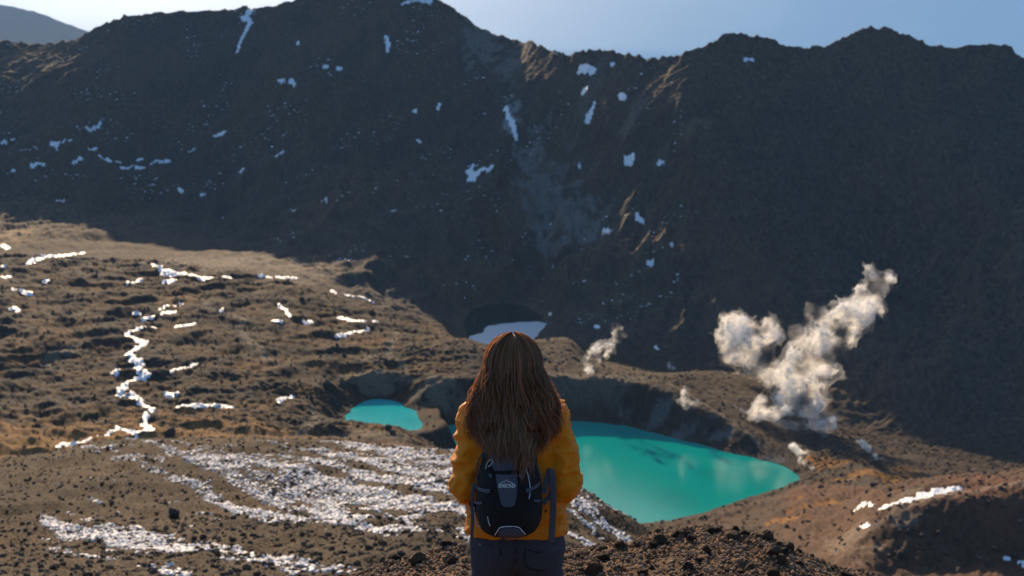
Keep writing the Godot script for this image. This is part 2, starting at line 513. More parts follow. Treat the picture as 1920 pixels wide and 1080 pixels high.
func set_stage() -> void:
	var cam := Camera3D.new()
	cam.name = "camera"
	add_child(cam)
	cam.position = Vector3(0, EYE, 0)
	cam.rotation.x = -pitch
	cam.near = 0.1
	cam.far = 60000.0
	var lens := CameraAttributesPhysical.new()
	lens.frustum_focal_length = 59.26
	lens.exposure_aperture = 7.0
	lens.frustum_focus_distance = 5.3
	lens.frustum_far = 60000.0
	lens.frustum_near = 0.1
	cam.attributes = lens
	cam.fov = rad_to_deg(2.0 * atan(540.0 / F))
	cam.far = 60000.0
	var sky_image := Image.create(1024, 512, false, Image.FORMAT_RGBF)
	var sd := sun_towards()
	var wisp := FastNoiseLite.new()
	wisp.frequency = 1.0
	wisp.fractal_octaves = 4
	wisp.seed = 5
	for y in 512:
		var el := PI / 2 - (y + 0.5) / 512.0 * PI
		for x in 1024:
			var az := (x + 0.5) / 1024.0 * TAU          # the left edge of a panorama is straight ahead
			var d := Vector3(sin(az) * cos(el), sin(el), -cos(az) * cos(el))
			var up := clampf(el / (PI / 2), 0.0, 1.0)
			var v := Vector3(0.075, 0.165, 0.285).lerp(Vector3(0.06, 0.125, 0.24), pow(up, 0.45))
			var near := clampf(d.dot(sd), 0.0, 1.0)
			v += Vector3(1.9, 1.68, 1.42) * pow(near, 22.0)
			var q := Vector3(d.x * 3.0, el * 26.0, d.z * 3.0)
			var w := smoothstep(-0.05, 0.55, wisp.get_noise_3dv(q)) * smoothstep(0.9, 0.1, up)
			v = v.lerp(v * 1.2 + Vector3(0.04, 0.035, 0.03), w * 0.75)
			sky_image.set_pixel(x, y, Color(v.x, v.y, v.z))
	var pano := PanoramaSkyMaterial.new()
	pano.panorama = ImageTexture.create_from_image(sky_image)
	var sky := Sky.new()
	sky.sky_material = pano
	var e := Environment.new()
	e.background_mode = Environment.BG_SKY
	e.sky = sky
	e.tonemap_mode = Environment.TONE_MAPPER_LINEAR
	e.tonemap_exposure = 1.9
	e.sdfgi_enabled = true
	e.ssao_enabled = true
	e.ssil_enabled = true
	e.volumetric_fog_enabled = true
	e.volumetric_fog_density = 0.0
	e.fog_enabled = true
	e.fog_density = 0.00007
	e.fog_light_color = Color(0.6, 0.76, 0.95)
	var w := WorldEnvironment.new()
	w.name = "world"
	w.environment = e
	add_child(w)
	var sun := DirectionalLight3D.new()
	sun.name = "sun"
	sun.light_energy = 1.6
	sun.light_color = Color(1.0, 0.87, 0.70)
	sun.light_angular_distance = 0.5
	sun.shadow_enabled = true
	add_child(sun)
	sun.look_at_from_position(sd * 100.0, Vector3.ZERO)

func grain(f: float, lo: float, hi: float, size := 512, octaves := 5, sd := 1) -> NoiseTexture2D:
	var n := FastNoiseLite.new()
	n.frequency = f
	n.fractal_octaves = octaves
	n.seed = sd
	var g := Gradient.new()
	g.set_color(0, Color(lo, lo, lo))
	g.set_color(1, Color(hi, hi, hi))
	var t := NoiseTexture2D.new()
	t.width = size
	t.height = size
	t.seamless = true
	t.noise = n
	t.color_ramp = g
	return t

func mat(c: Color, rough := 0.9, spec := 0.3) -> StandardMaterial3D:
	var m := StandardMaterial3D.new()
	m.albedo_color = c.linear_to_srgb()
	m.roughness = rough
	m.metallic_specular = spec
	return m

func earth(scale: float, relief: float) -> StandardMaterial3D:
	var m := mat(Color(1, 1, 1), 0.95, 0.2)
	m.vertex_color_use_as_albedo = true
	m.albedo_texture = M.grain_tex
	m.uv1_triplanar = true
	m.uv1_world_triplanar = true
	m.uv1_scale = Vector3.ONE * scale
	if relief > 0.0:
		m.heightmap_enabled = true
		m.heightmap_texture = M.relief_tex
		m.heightmap_scale = relief
	return m

func make_materials() -> void:
	M.grain_tex = grain(0.03, 0.62, 1.0, 1024, 6, 3)
	M.relief_tex = grain(0.04, 0.0, 1.0, 1024, 6, 8)
	M.scree = earth(0.11, 8.0)
	M.valley = earth(0.035, 0.0)
	M.mountain = earth(0.02, 0.0)
	M.knoll = earth(0.9, 3.0)
	M.snow = mat(Color(0.72, 0.75, 0.80), 0.6, 0.4)
	M.old_snow = mat(Color(0.56, 0.57, 0.60), 0.6, 0.4)
	M.ripple_tex = grain(0.05, 0.0, 1.0, 512, 4, 31)
	M.ripple_tex.as_normal_map = true
	M.ripple_tex.bump_strength = 6.0
	M.ripple_tex.color_ramp = null
	M.water = mat(Color(0.0008, 0.25, 0.225), 0.05, 0.27)
	M.water_cyan = mat(Color(0.012, 0.36, 0.40), 0.06, 0.42)
	M.water_dark = mat(Color(0.008, 0.022, 0.026), 0.05, 0.5)
	M.pale_sheet = mat(Color(0.44, 0.51, 0.58), 0.35, 0.4)
	M.steam = mat(Color(0.97, 0.97, 0.96), 1.0, 0.0)
	M.steam.vertex_color_use_as_albedo = true
	M.steam.transparency = BaseMaterial3D.TRANSPARENCY_ALPHA
	M.steam.backlight_enabled = true
	M.steam.backlight = Color(1, 1, 1)
	M.far = mat(Color(0.06, 0.07, 0.075), 1.0, 0.0)

# ---------------------------------------------------------------- lakes
func sheet(called: String, poly: PackedVector2Array, y: float, material: Material) -> MeshInstance3D:
	var st := PackedVector3Array()
	var nm := PackedVector3Array()
	var tri := Geometry2D.triangulate_polygon(poly)
	for i in range(0, tri.size(), 3):
		var a := Vector3(poly[tri[i]].x, y, -poly[tri[i]].y)
		var b := Vector3(poly[tri[i + 1]].x, y, -poly[tri[i + 1]].y)
		var c := Vector3(poly[tri[i + 2]].x, y, -poly[tri[i + 2]].y)
		if (b - a).cross(c - a).y > 0.0: st.append_array([a, c, b])
		else: st.append_array([a, b, c])
		for k in 3: nm.append(Vector3.UP)
	return node(called, arrays_mesh(st, PackedInt32Array(), nm), material)

func water(poly: PackedVector2Array, y: float, material: Material, pale: Color, shelf: float) -> MeshInstance3D:
	var lo := poly[0]
	var hi := poly[0]
	for p in poly:
		lo = lo.min(p)
		hi = hi.max(p)
	lo -= Vector2.ONE * 4.0
	hi += Vector2.ONE * 4.0
	var cell := 1.1
	var v := PackedVector3Array()
	var nm := PackedVector3Array()
	var col := PackedColorArray()
	var base_c := Color(1, 1, 1)
	for i in int((hi.x - lo.x) / cell):
		for j in int((hi.y - lo.y) / cell):
			var at := lo + Vector2(i, j) * cell
			if poly_distance(at + Vector2.ONE * cell * 0.5, poly) > 3.5: continue
			for q in [Vector2(0, 0), Vector2(0, 1), Vector2(1, 0), Vector2(1, 0), Vector2(0, 1), Vector2(1, 1)]:
				var p: Vector2 = at + q * cell
				v.append(Vector3(p.x, y, -p.y))
				nm.append(Vector3.UP)
				var cloud := nz_mid.get_noise_2d(p.x * 0.7, p.y * 0.5)
				var near := poly_distance(p, poly) + shelf * (0.35 + 1.6 * nz_edge.get_noise_2d(p.x * 0.6, p.y * 0.6))
				var c := base_c.lerp(pale, smoothstep(-1.2, 0.6, near) * 0.8)
				col.append(c * (1.0 + 0.25 * cloud))
	return node("lake_water", arrays_mesh(v, PackedInt32Array(), nm, col), material)

func build_lakes() -> void:
	for m in [M.water, M.water_cyan, M.water_dark]:
		m.vertex_color_use_as_albedo = true
		m.normal_enabled = true
		m.normal_texture = M.ripple_tex
		m.normal_scale = 0.05
		m.uv1_triplanar = true
		m.uv1_world_triplanar = true
		m.uv1_scale = Vector3.ONE * 0.12
	var what := [[M.water, "large emerald green crater lake beyond the hiker", Color(60.0, 1.5, 1.4), 2.0], [M.water_cyan, "small bright cyan crater lake in its own hollow", Color(8.0, 1.3, 1.15), 0.9], [M.water_dark, "dark tarn at the foot of the shaded mountain", Color(1, 1, 1), 0.5]]
	for i in 3:
		var o := water(lakes[i][0], lakes[i][1], what[i][0], what[i][2], what[i][3])
		tag(o, what[i][1], "lake", "", "structure")
	var pale_sheet := lake_outline([[876, 640], [884, 628], [905, 624], [912, 612], [940, 607], [985, 603], [1029, 603], [1012, 622], [1000, 640], [975, 668], [930, 680], [900, 675], [878, 662]], -88.76)
	tag(sheet("lake_pale_sheet", pale_sheet, -88.76, M.pale_sheet), "pale blue sheet covering half of the dark tarn", "pale_sheet")  # flat pale blue sheet just above the near half of the tarn

# ---------------------------------------------------------------- colour patches, paths, snow
func paint_ground() -> void:
	var tan_sand := Vector3(0.34, 0.23, 0.13)
	var ochre := Vector3(0.19, 0.10, 0.042)
	var pale := Vector3(0.24, 0.22, 0.20)
	var ash := Vector3(0.105, 0.095, 0.085)
	tint_patch(20, 440, 55, 22, tan_sand, 1.0, 0.5)
	tint_patch(150, 478, 130, 14, ash, 0.8)
	tint_patch(420, 492, 160, 20, Vector3(0.27, 0.22, 0.17), 0.9, 0.9)
	tint_patch(560, 508, 90, 10, Vector3(0.25, 0.20, 0.15), 0.8, 0.9)
	for a in [[700, 640, 60, 14], [620, 690, 70, 14], [560, 735, 60, 12], [480, 760, 60, 10], [380, 775, 60, 8], [250, 800, 70, 12], [180, 820, 50, 8], [470, 690, 50, 9], [800, 690, 22, 7], [330, 560, 60, 5], [200, 540, 50, 5], [100, 620, 60, 6]]:
		tint_patch(a[0], a[1], a[2], a[3], ochre, 0.75, 1.2)
	for a in [[690, 668, 25, 10], [110, 660, 40, 10], [130, 590, 30, 6], [690, 700, 40, 6]]:
		tint_patch(a[0], a[1], a[2], a[3], Vector3(0.2, 0.17, 0.13), 0.7, 1.2)
	tint_patch(165, 828, 55, 9, Vector3(0.36, 0.185, 0.06), 0.7, 1.1)  # these two golden patches paint a warm reflection into the ground colour
	tint_patch(240, 815, 45, 7, Vector3(0.36, 0.185, 0.06), 0.7, 1.1)
	tint_patch(390, 768, 60, 4, Vector3(0.34, 0.18, 0.065), 0.7, 1.0)
	# round the crater lakes: rim and flat top painted pale as sunlit, then banks
	tint_patch(820, 722, 60, 20, Vector3(0.20, 0.165, 0.12), 0.85, 0.5)
	tint_patch(700, 716, 80, 5, Vector3(0.2, 0.165, 0.12), 0.85, 0.5)
	tint_patch(1130, 709, 130, 4, Vector3(0.16, 0.135, 0.105), 0.85, 0.4)
	tint_patch(860, 755, 40, 20, Vector3(0.16, 0.13, 0.10), 0.7, 0.6)
	tint_patch(600, 790, 40, 14, Vector3(0.13, 0.11, 0.09), 0.7, 0.6)
	tint_patch(720, 815, 120, 5, Vector3(0.2, 0.16, 0.115), 0.8, 0.6)
	# mineral crusts
	for a in [[1230, 785, 45, 14], [1300, 800, 40, 14], [1360, 815, 30, 12], [1440, 860, 40, 14], [1180, 770, 16, 10]]:
		tint_patch(a[0], a[1], a[2], a[3], Vector3(0.2, 0.2, 0.2), 0.65, 1.3)
	for a in [[1410, 775, 22, 12], [1470, 792, 26, 8], [1530, 803, 22, 6]]:
		tint_patch(a[0], a[1], a[2], a[3], Vector3(0.34, 0.34, 0.34), 0.75, 1.3, 0.5)
	for a in [[1570, 868, 60, 10], [1530, 860, 30, 8], [1690, 880, 40, 5], [1680, 902, 55, 5], [1510, 950, 40, 5], [1560, 942, 50, 6], [1500, 932, 20, 5], [1470, 975, 50, 4]]:
		tint_patch(a[0], a[1], a[2], a[3], Vector3(0.32, 0.155, 0.045), 0.9, 1.0)
	tint_patch(1590, 1010, 70, 18, Vector3(0.25, 0.19, 0.14), 0.85, 0.8)
	tint_patch(1690, 975, 60, 10, Vector3(0.25, 0.19, 0.14), 0.85, 0.8)
	tint_patch(1700, 925, 40, 6, Vector3(0.24, 0.2, 0.15), 0.8, 0.8)
	tint_patch(1830, 905, 110, 12, Vector3(0.17, 0.085, 0.055), 0.85, 0.5)
	# weathered faces of the mountain, with two sunlit places painted lighter
	for a in [[1010, 340, 45, 70], [1060, 400, 50, 50], [1100, 440, 45, 35], [985, 300, 22, 30]]:
		tint_patch(a[0], a[1], a[2], a[3], Vector3(0.24, 0.235, 0.23), 0.7, 1.3, 0.8)
	tint_patch(960, 225, 14, 36, Vector3(0.36, 0.37, 0.38), 0.8, 1.2)
	tint_patch(905, 75, 40, 28, Vector3(0.22, 0.21, 0.2), 0.75, 1.0)
	tint_patch(960, 120, 30, 25, Vector3(0.2, 0.2, 0.2), 0.6, 1.2)
	tint_patch(1110, 160, 40, 30, Vector3(0.18, 0.17, 0.16), 0.6, 1.2)
	tint_patch(1190, 210, 35, 18, Vector3(0.22, 0.19, 0.16), 0.7, 1.0)
	tint_patch(1300, 235, 40, 10, Vector3(0.22, 0.16, 0.11), 0.7, 0.9)  # slight sunlit spot on the crag, put in as lighter brown
	tint_patch(1240, 290, 40, 14, Vector3(0.18, 0.15, 0.12), 0.6, 1.0)
	tint_patch(870, 520, 110, 60, Vector3(0.15, 0.108, 0.075), 0.8, 0.7)
	tint_patch(950, 440, 70, 60, Vector3(0.15, 0.108, 0.075), 0.7, 0.8)
	tint_patch(1050, 270, 60, 40, Vector3(0.15, 0.108, 0.075), 0.6, 0.8)
	tint_patch(1150, 560, 120, 50, Vector3(0.145, 0.108, 0.078), 0.6, 0.8)
	tint_patch(1400, 520, 150, 60, Vector3(0.14, 0.105, 0.08), 0.6, 0.9, 0.7)
	tint_patch(1480, 650, 140, 60, Vector3(0.14, 0.105, 0.08), 0.6, 0.9)
	tint_patch(250, 130, 140, 40, Vector3(0.14, 0.105, 0.08), 0.6, 0.8)
	tint_patch(70, 100, 90, 14, Vector3(0.2, 0.14, 0.095), 0.8, 0.8)  # sunlit tops of the low ridge, painted light brown
	tint_patch(640, 60, 90, 40, Vector3(0.16, 0.112, 0.082), 0.6, 1.2)
	# paths, and one sunlit rim crest painted as a pale line
	path_line([[385, 568], [395, 582], [440, 590], [460, 600], [448, 615], [465, 640], [490, 655], [505, 675]], 1.3, Vector3(0.2, 0.17, 0.13))
	path_line([[745, 622], [732, 640], [730, 665], [760, 690]], 1.2, Vector3(0.2, 0.165, 0.125))
	path_line([[585, 760], [595, 780], [585, 800], [560, 815]], 1.2, Vector3(0.22, 0.18, 0.14))
	path_line([[1255, 720], [1290, 738], [1330, 762], [1370, 790], [1400, 810], [1430, 838]], 0.7, Vector3(0.24, 0.19, 0.14))  # paints the bright crest edge between sunlit rim top and dark wall
	path_line([[1495, 536], [1535, 545], [1580, 562], [1660, 595], [1720, 618], [1765, 630], [1820, 655], [1870, 672], [1919, 682]], 0.5, Vector3(0.17, 0.13, 0.10), 0.6)
	path_line([[1560, 1040], [1640, 985], [1700, 950], [1760, 930], [1850, 915], [1919, 905]], 1.4, Vector3(0.25, 0.185, 0.14), 0.7)

func lay_snow() -> void:
	var valley := "snow patches on the sunlit valley floor"
	snow([[60, 489, 7], [85, 484, 10], [110, 480, 6], [155, 475, 3.5]], "broad wedge of snow on grey ash at the valley edge", "")
	snow([[287, 497, 3], [305, 509, 5], [340, 515, 6.5], [385, 520, 5], [445, 521, 2.5]], "longest bright snow band below the pale sand", "")
	snow([[445, 521, 1.8], [500, 520, 1.6], [560, 522, 1.5]], "thin snow line continuing from the longest band", "")
	snow([[300, 611, 3], [255, 620, 4.5], [237, 628, 4.5], [252, 636, 3.5], [273, 643, 5], [252, 656, 6], [239, 666, 5], [250, 673, 6], [260, 682, 9], [258, 694, 4], [279, 702, 5], [256, 712, 7], [238, 719, 5], [228, 731, 8], [224, 744, 6], [246, 740, 8], [262, 752, 5], [285, 768, 5], [273, 783, 5], [268, 796, 4.5], [286, 806, 5], [256, 812, 4.5], [222, 802, 5], [205, 815, 4], [160, 828, 3.5], [128, 833, 4.5]], "winding snowy stream crossing the brown valley floor", "")
	for a in [[[4, 461, 5], [14, 466, 4]], [[3, 520, 3.5], [22, 519, 3]], [[26, 542, 4], [45, 547, 4], [58, 552, 4]], [[20, 578, 5], [35, 582, 4]], [[4, 500, 3], [14, 501, 3]], [[238, 533, 3.5], [262, 526, 4]], [[82, 527, 3.5], [92, 527, 3]], [[310, 526, 5], [325, 527, 5]], [[248, 590, 4], [265, 588, 3]], [[270, 585, 2.5], [300, 580, 3], [335, 571, 3], [350, 568, 2]], [[303, 588, 3.5], [325, 586, 4]], [[268, 598, 4], [285, 596, 4]], [[332, 612, 3], [365, 607, 3.5]], [[322, 696, 3], [345, 690, 4.5], [368, 683, 4]], [[412, 583, 3.5], [435, 574, 3]], [[522, 571, 2.5], [535, 580, 4], [544, 592, 3.5]], [[512, 602, 3], [527, 602, 3]], [[568, 604, 4], [585, 604, 3.5]], [[636, 596, 3.5], [655, 600, 4], [685, 604, 3]], [[688, 605, 2.5], [718, 602, 2.5]], [[612, 631, 2.5], [645, 629, 4.5], [690, 617, 4]], [[622, 546, 4], [630, 549, 3]], [[645, 552, 1.5], [675, 558, 2], [700, 568, 2]], [[525, 748, 5], [550, 744, 4]], [[310, 737, 3], [332, 738, 4]], [[214, 697, 5], [220, 694, 4]], [[330, 764, 2], [380, 760, 4], [435, 765, 5]], [[105, 838, 4], [130, 832, 5]]]:
		snow(a, "small snow patch lying on the brown sunlit valley floor", valley)
	var shade := "snow patches on the shaded mountain"
	snow([[884, 313, 4], [880, 322, 6], [888, 333, 9], [905, 318, 5], [922, 314, 4], [918, 322, 3]], "branching snow patch on the dark middle of the mountain", "")
	snow([[470, 22, 5], [455, 35, 6], [470, 40, 5], [460, 60, 3], [450, 80, 3], [444, 100, 2.5]], "snow gully running down from the skyline ridge", "")
	snow([[187, 292, 2.5], [205, 303, 4], [225, 304, 2]], "curved snow streak low on the shaded mountain", "")
	for a in [[[2, 268, 3], [12, 266, 3]], [[22, 262, 3], [30, 258, 2]], [[97, 269, 4], [108, 270, 3]], [[118, 269, 2.5], [134, 262, 3]], [[148, 248, 2.5], [165, 240, 2.5], [190, 228, 2.5]], [[28, 286, 1.8], [70, 279, 1.8]], [[60, 312, 4], [82, 308, 3]], [[5, 322, 2], [28, 319, 2.5]], [[138, 304, 3], [155, 298, 3]], [[165, 280, 2.5], [182, 278, 2.5]], [[228, 314, 4], [248, 312, 3]], [[258, 314, 4], [272, 314, 3]], [[280, 308, 2.5], [300, 303, 2.5], [326, 298, 2.5]], [[248, 302, 2], [266, 298, 3]], [[345, 290, 2], [368, 279, 2.5]], [[400, 255, 2], [420, 247, 3]], [[106, 377, 2], [120, 375, 2]], [[335, 354, 3], [342, 360, 3]], [[437, 360, 3.5], [463, 343, 3]], [[450, 322, 3], [458, 317, 3]], [[475, 332, 2.5], [484, 328, 2.5]], [[375, 365, 2.5], [385, 366, 2.5]], [[518, 294, 3], [532, 283, 3]], [[498, 238, 2.5], [508, 236, 2.5]], [[555, 254, 2], [562, 254, 2]], [[723, 70, 3], [728, 85, 3.5], [726, 100, 3]], [[730, 155, 4]], [[775, 209, 3], [782, 210, 2.5]], [[815, 207, 2.5], [826, 202, 3]], [[845, 154, 3]], [[608, 125, 3], [615, 126, 3]], [[632, 128, 4], [640, 130, 3]], [[525, 151, 3], [532, 151, 3]], [[545, 150, 3.5], [552, 157, 3]], [[560, 78, 3], [558, 85, 2.5]], [[665, 214, 2.5]], [[673, 215, 3]], [[790, 268, 2.5], [770, 266, 2]], [[740, 395, 2.5], [735, 397, 2]], [[675, 406, 3]], [[545, 395, 2.5], [555, 396, 2.5]], [[580, 376, 3.5], [588, 375, 3]], [[602, 375, 2.5], [614, 382, 2.5]], [[540, 489, 2.5], [552, 487, 2]], [[750, 10, 2], [806, 4, 5]], [[1162, 180, 4], [1172, 187, 3]], [[1092, 175, 3], [1100, 172, 3]], [[1110, 215, 6], [1100, 222, 4]], [[1170, 302, 2.5], [1188, 306, 4]], [[1082, 317, 4], [1090, 315, 3]], [[1195, 400, 3], [1198, 410, 4], [1205, 418, 2.5]], [[1132, 432, 3], [1145, 438, 3]], [[1252, 460, 3], [1262, 459, 3]], [[1212, 490, 3], [1222, 497, 4]], [[1058, 505, 4], [1075, 510, 4]], [[1040, 499, 3]], [[1100, 514, 2.5]], [[1035, 584, 4], [1030, 592, 4]], [[1108, 610, 2], [1122, 615, 3]], [[1228, 652, 2.5], [1235, 656, 2]], [[1395, 112, 3], [1412, 112, 3]], [[1375, 145, 2]], [[1775, 140, 2], [1778, 138, 2]], [[1085, 132, 3], [1118, 136, 3]], [[1145, 122, 3], [1152, 124, 2]], [[916, 424, 2.5], [918, 427, 2.5]], [[948, 205, 4], [955, 225, 4], [965, 250, 4], [968, 262, 3]], [[1235, 305, 3], [1245, 308, 2]]]:
		var high: float = a[0][1]
		var far: float = a[0][0]
		if far > 1340: snow(a, "faint snow fleck high on the far crater wall", "snow flecks on the far crater wall")
		elif far > 1000: snow(a, "blue shadowed snow patch on the craggy spur above the lakes", "snow patches on the craggy spur")
		elif high < 165: snow(a, "small snow patch high under the skyline ridge", "snow patches under the skyline ridge")
		elif far < 500: snow(a, "blue snow streak in the curved line low on the shaded slope", "snow streaks low on the shaded slope")
		else: snow(a, "small blue shadowed snow patch on the dark middle slope", shade)
	snow([[1650, 955, 4], [1700, 940, 8], [1760, 924, 10], [1800, 915, 6]], "long bright snow strip beside the reddish shoulder", "", "snow_patch", 1.0, 0.35)
	snow([[1600, 962, 2.5], [1640, 949, 3]], "short snow streak next to the long bright strip", "", "snow_patch", 1.0, 0.3)
	snow([[1492, 1026, 3], [1515, 1018, 5]], "snow streak just behind the rocky foreground crest", "")
	snow([[1590, 1000, 2], [1630, 988, 4]], "snow streak on the pale dusty track", "")
	snow([[1435, 998, 3], [1460, 995, 4], [1490, 992, 3]], "flat snow piece on the beach of the emerald lake", "")
	snow([[1500, 968, 2.5], [1520, 967, 2.5]], "tiny snow piece among ochre grass on the beach", "")
	snow([[1875, 1048, 5], [1900, 1053, 6], [1925, 1058, 6]], "blue snow strip in the shade of the reddish shoulder", "")

# ---------------------------------------------------------------- loose stones
func stone_mesh(sd: int, cuts := 7, detail := 8, flat := 0.7) -> ArrayMesh:
	var r := RandomNumberGenerator.new()
	r.seed = sd
	var planes := []
	for i in cuts:
		planes.append([Vector3(r.randfn(), r.randfn(), r.randfn()).normalized(), r.randf_range(0.55, 0.85)])
	var sph := SphereMesh.new()
	sph.radial_segments = detail
	sph.rings = detail / 2
	sph.radius = 1.0
	sph.height = 2.0
	var a := sph.get_mesh_arrays()
	var v: PackedVector3Array = a[Mesh.ARRAY_VERTEX]
	for i in v.size():
		var p := v[i].normalized()
		for q in planes:
			var over: float = p.dot(q[0]) - q[1]
			if over > 0.0: p -= q[0] * over
		p *= 1.0 + 0.09 * nz_mid.get_noise_3dv(v[i] * 30.0 + Vector3.ONE * sd * 7.0)
		v[i] = p * Vector3(1.0, flat, 0.85)
	var tri := PackedVector3Array()
	for i in a[Mesh.ARRAY_INDEX]:
		tri.append(v[i])
	return arrays_mesh(tri, PackedInt32Array())

func scatter(called: String, mesh: Mesh, places: Array, material: Material, label: String, category: String, tint: Array = []) -> void:
	var mm := MultiMesh.new()
	mm.transform_format = MultiMesh.TRANSFORM_3D
	mm.use_colors = tint.size() > 0
	mm.mesh = mesh
	mm.instance_count = places.size()
	for i in places.size():
		mm.set_instance_transform(i, places[i])
		if tint.size(): mm.set_instance_color(i, tint[i])
	var o := MultiMeshInstance3D.new()
	o.name = called
	o.multimesh = mm
	o.material_override = material
	add_child(o, true)
	tag(o, label, category, "", "stuff")

func turned(at: Vector3, size: Vector3) -> Transform3D:
	var b := Basis.from_euler(Vector3(rng.randf_range(-0.5, 0.5), rng.randf() * TAU, rng.randf_range(-0.5, 0.5)))
	return Transform3D(b.scaled_local(size), at)

func strew_scree() -> void:
	var stone := mat(Color(1, 1, 1), 0.92, 0.25)
	stone.vertex_color_use_as_albedo = true
	M.stone = stone
	var places := []
	var tints := []
	var white := []
	var streak := FastNoiseLite.new()
	streak.frequency = 0.07
	streak.fractal_octaves = 4
	streak.seed = 9
	for i in 32000:
		var s := rng.randf_range(-0.42, 0.13)
		var c := int(col_of(s))
		var r := rng.randi_range(start_of[1] + 2, start_of[3] - 1)
		var o := c * NR + r
		var z := lerpf(gz[o], gz[o + 1], rng.randf())
		var x := s * z
		var g := rng.randf()
		var size := 0.022 + 0.13 * pow(g, 7.0)
		places.append(turned(Vector3(x, height(x, z) + size * 0.2, -z), Vector3.ONE * size))
		var k := rng.randf_range(0.5, 1.3)
		tints.append(Color(0.10 * k, 0.074 * k, 0.055 * k))
	scatter("scree_stones", stone_mesh(3, 6, 6), places, stone, "loose dark stones strewn over the near scree slope", "stones", tints)
	var middle := ground(620, 942)
	var side := ground(1110, 985)
	for i in 190000:
		var s := rng.randf_range(-0.345, 0.105)
		var c := int(col_of(s))
		var r := rng.randi_range(start_of[1] + 2, start_of[3])
		var o := c * NR + r
		var z := lerpf(gz[o], gz[o + 1], rng.randf())
		var x := s * z
		# streaks run down the slope, towards lower right
		var n := streak.get_noise_2d((x * 0.75 - z * 0.35) * 0.25, (z * 0.5 + x * 0.8) * 5.0)
		var body := 1.0 - Vector2((x - middle.x) / (0.185 * z), (z - middle.z - 0.06 * (x - middle.x)) / 26.0).length()
		body = maxf(body, 0.5 - absf(x - side.x) / 4.0) if x > 0.0 else body
		var hole := nz_fine.get_noise_2d(x * 0.8, z * 0.5)
		if n * 2.2 + body * 0.9 + hole * 0.8 + rng.randf_range(-0.5, 0.5) < 0.72: continue
		var size := 0.03 + 0.085 * pow(rng.randf(), 2.0)
		white.append(turned(Vector3(x, height(x, z) + 0.02, -z), Vector3(size * 1.3, size * 0.55, size)))
	print("snow lumps ", white.size())
	scatter("scree_snow", stone_mesh(5, 3, 6), white, M.old_snow, "speckled snow lying between the stones of the scree slope", "snow")

func strew_valley() -> void:
	var places := []
	var tints := []
	for i in 26000:
		var s := rng.randf_range(-0.38, 0.40)
		var c := int(col_of(s))
		var o := c * NR + rng.randi_range(start_of[4], start_of[10])
		var z := lerpf(gz[o], gz[o + 1], rng.randf())
		var x := s * z
		var wet := false
		for lake in lakes:
			if lake[2].has_point(Vector2(x, z)) and poly_distance(Vector2(x, z), lake[0]) < 0.5: wet = true
		if wet: continue
		var size := 0.06 + 0.5 * pow(rng.randf(), 6.0)
		places.append(turned(Vector3(x, height(x, z) + size * 0.25, -z), Vector3.ONE * size))
		var k := rng.randf_range(0.5, 1.7)
		tints.append(Color(0.075 * k, 0.056 * k, 0.043 * k))
	scatter("valley_stones", stone_mesh(14, 8, 6), places, M.stone, "loose lava stones strewn over the valley floor", "stones", tints)

func fleck_mountain() -> void:
	var places := []
	for i in 60000:
		if places.size() >= 1500: break
		var s := rng.randf_range(-0.36, 0.12)
		var c := int(col_of(s))
		var r := rng.randi_range(start_of[11], start_of[14] - 2)
		var o := c * NR + r
		var z := lerpf(gz[o], gz[o + 1], rng.randf())
		var x := s * z
		if nz_mid.get_noise_2d(x * 0.35 + 500.0, z * 0.8) + 0.6 * nz_big.get_noise_2d(x * 2.0, z * 2.0) < 0.28: continue
		var size := 0.12 + 0.5 * pow(rng.randf(), 3.0)
		places.append(turned(Vector3(x, height(x, z) + 0.03, -z), Vector3(size * 1.5, size * 0.45, size)))
	scatter("snow_flecks", stone_mesh(6, 3, 6), places, M.snow, "tiny snow flecks dusted over the shaded mountain face", "snow")

# ---------------------------------------------------------------- the rocky crest in front
func knoll_height(x: float, z: float) -> float:
	var xs := [-4.0, -2.0, -1.1, -0.25, 0.3, 0.6, 1.15, 1.45, 1.87, 2.3, 3.2, 5.0]
	var hs := [-1.3, -0.75, -0.40, -0.215, -0.235, -0.18, -0.085, -0.12, -0.29, -0.44, -0.85, -1.6]
	var crest := cubic(xs, hs, slopes(xs, hs), x)
	var k := smoothstep(5.4, 8.3, z)
	var h := lerpf(0.02 + 0.02 * x, crest, k)
	if z < 5.0: h += (5.0 - z) * 0.24
	if z > 8.25: h -= pow(z - 8.25, 1.3) * 0.75
	return h + 0.035 * nz_fine.get_noise_2d(x * 3.0, z * 3.0) + 0.03 * nz_fine.get_noise_2d(x * 11.0, z * 11.0)

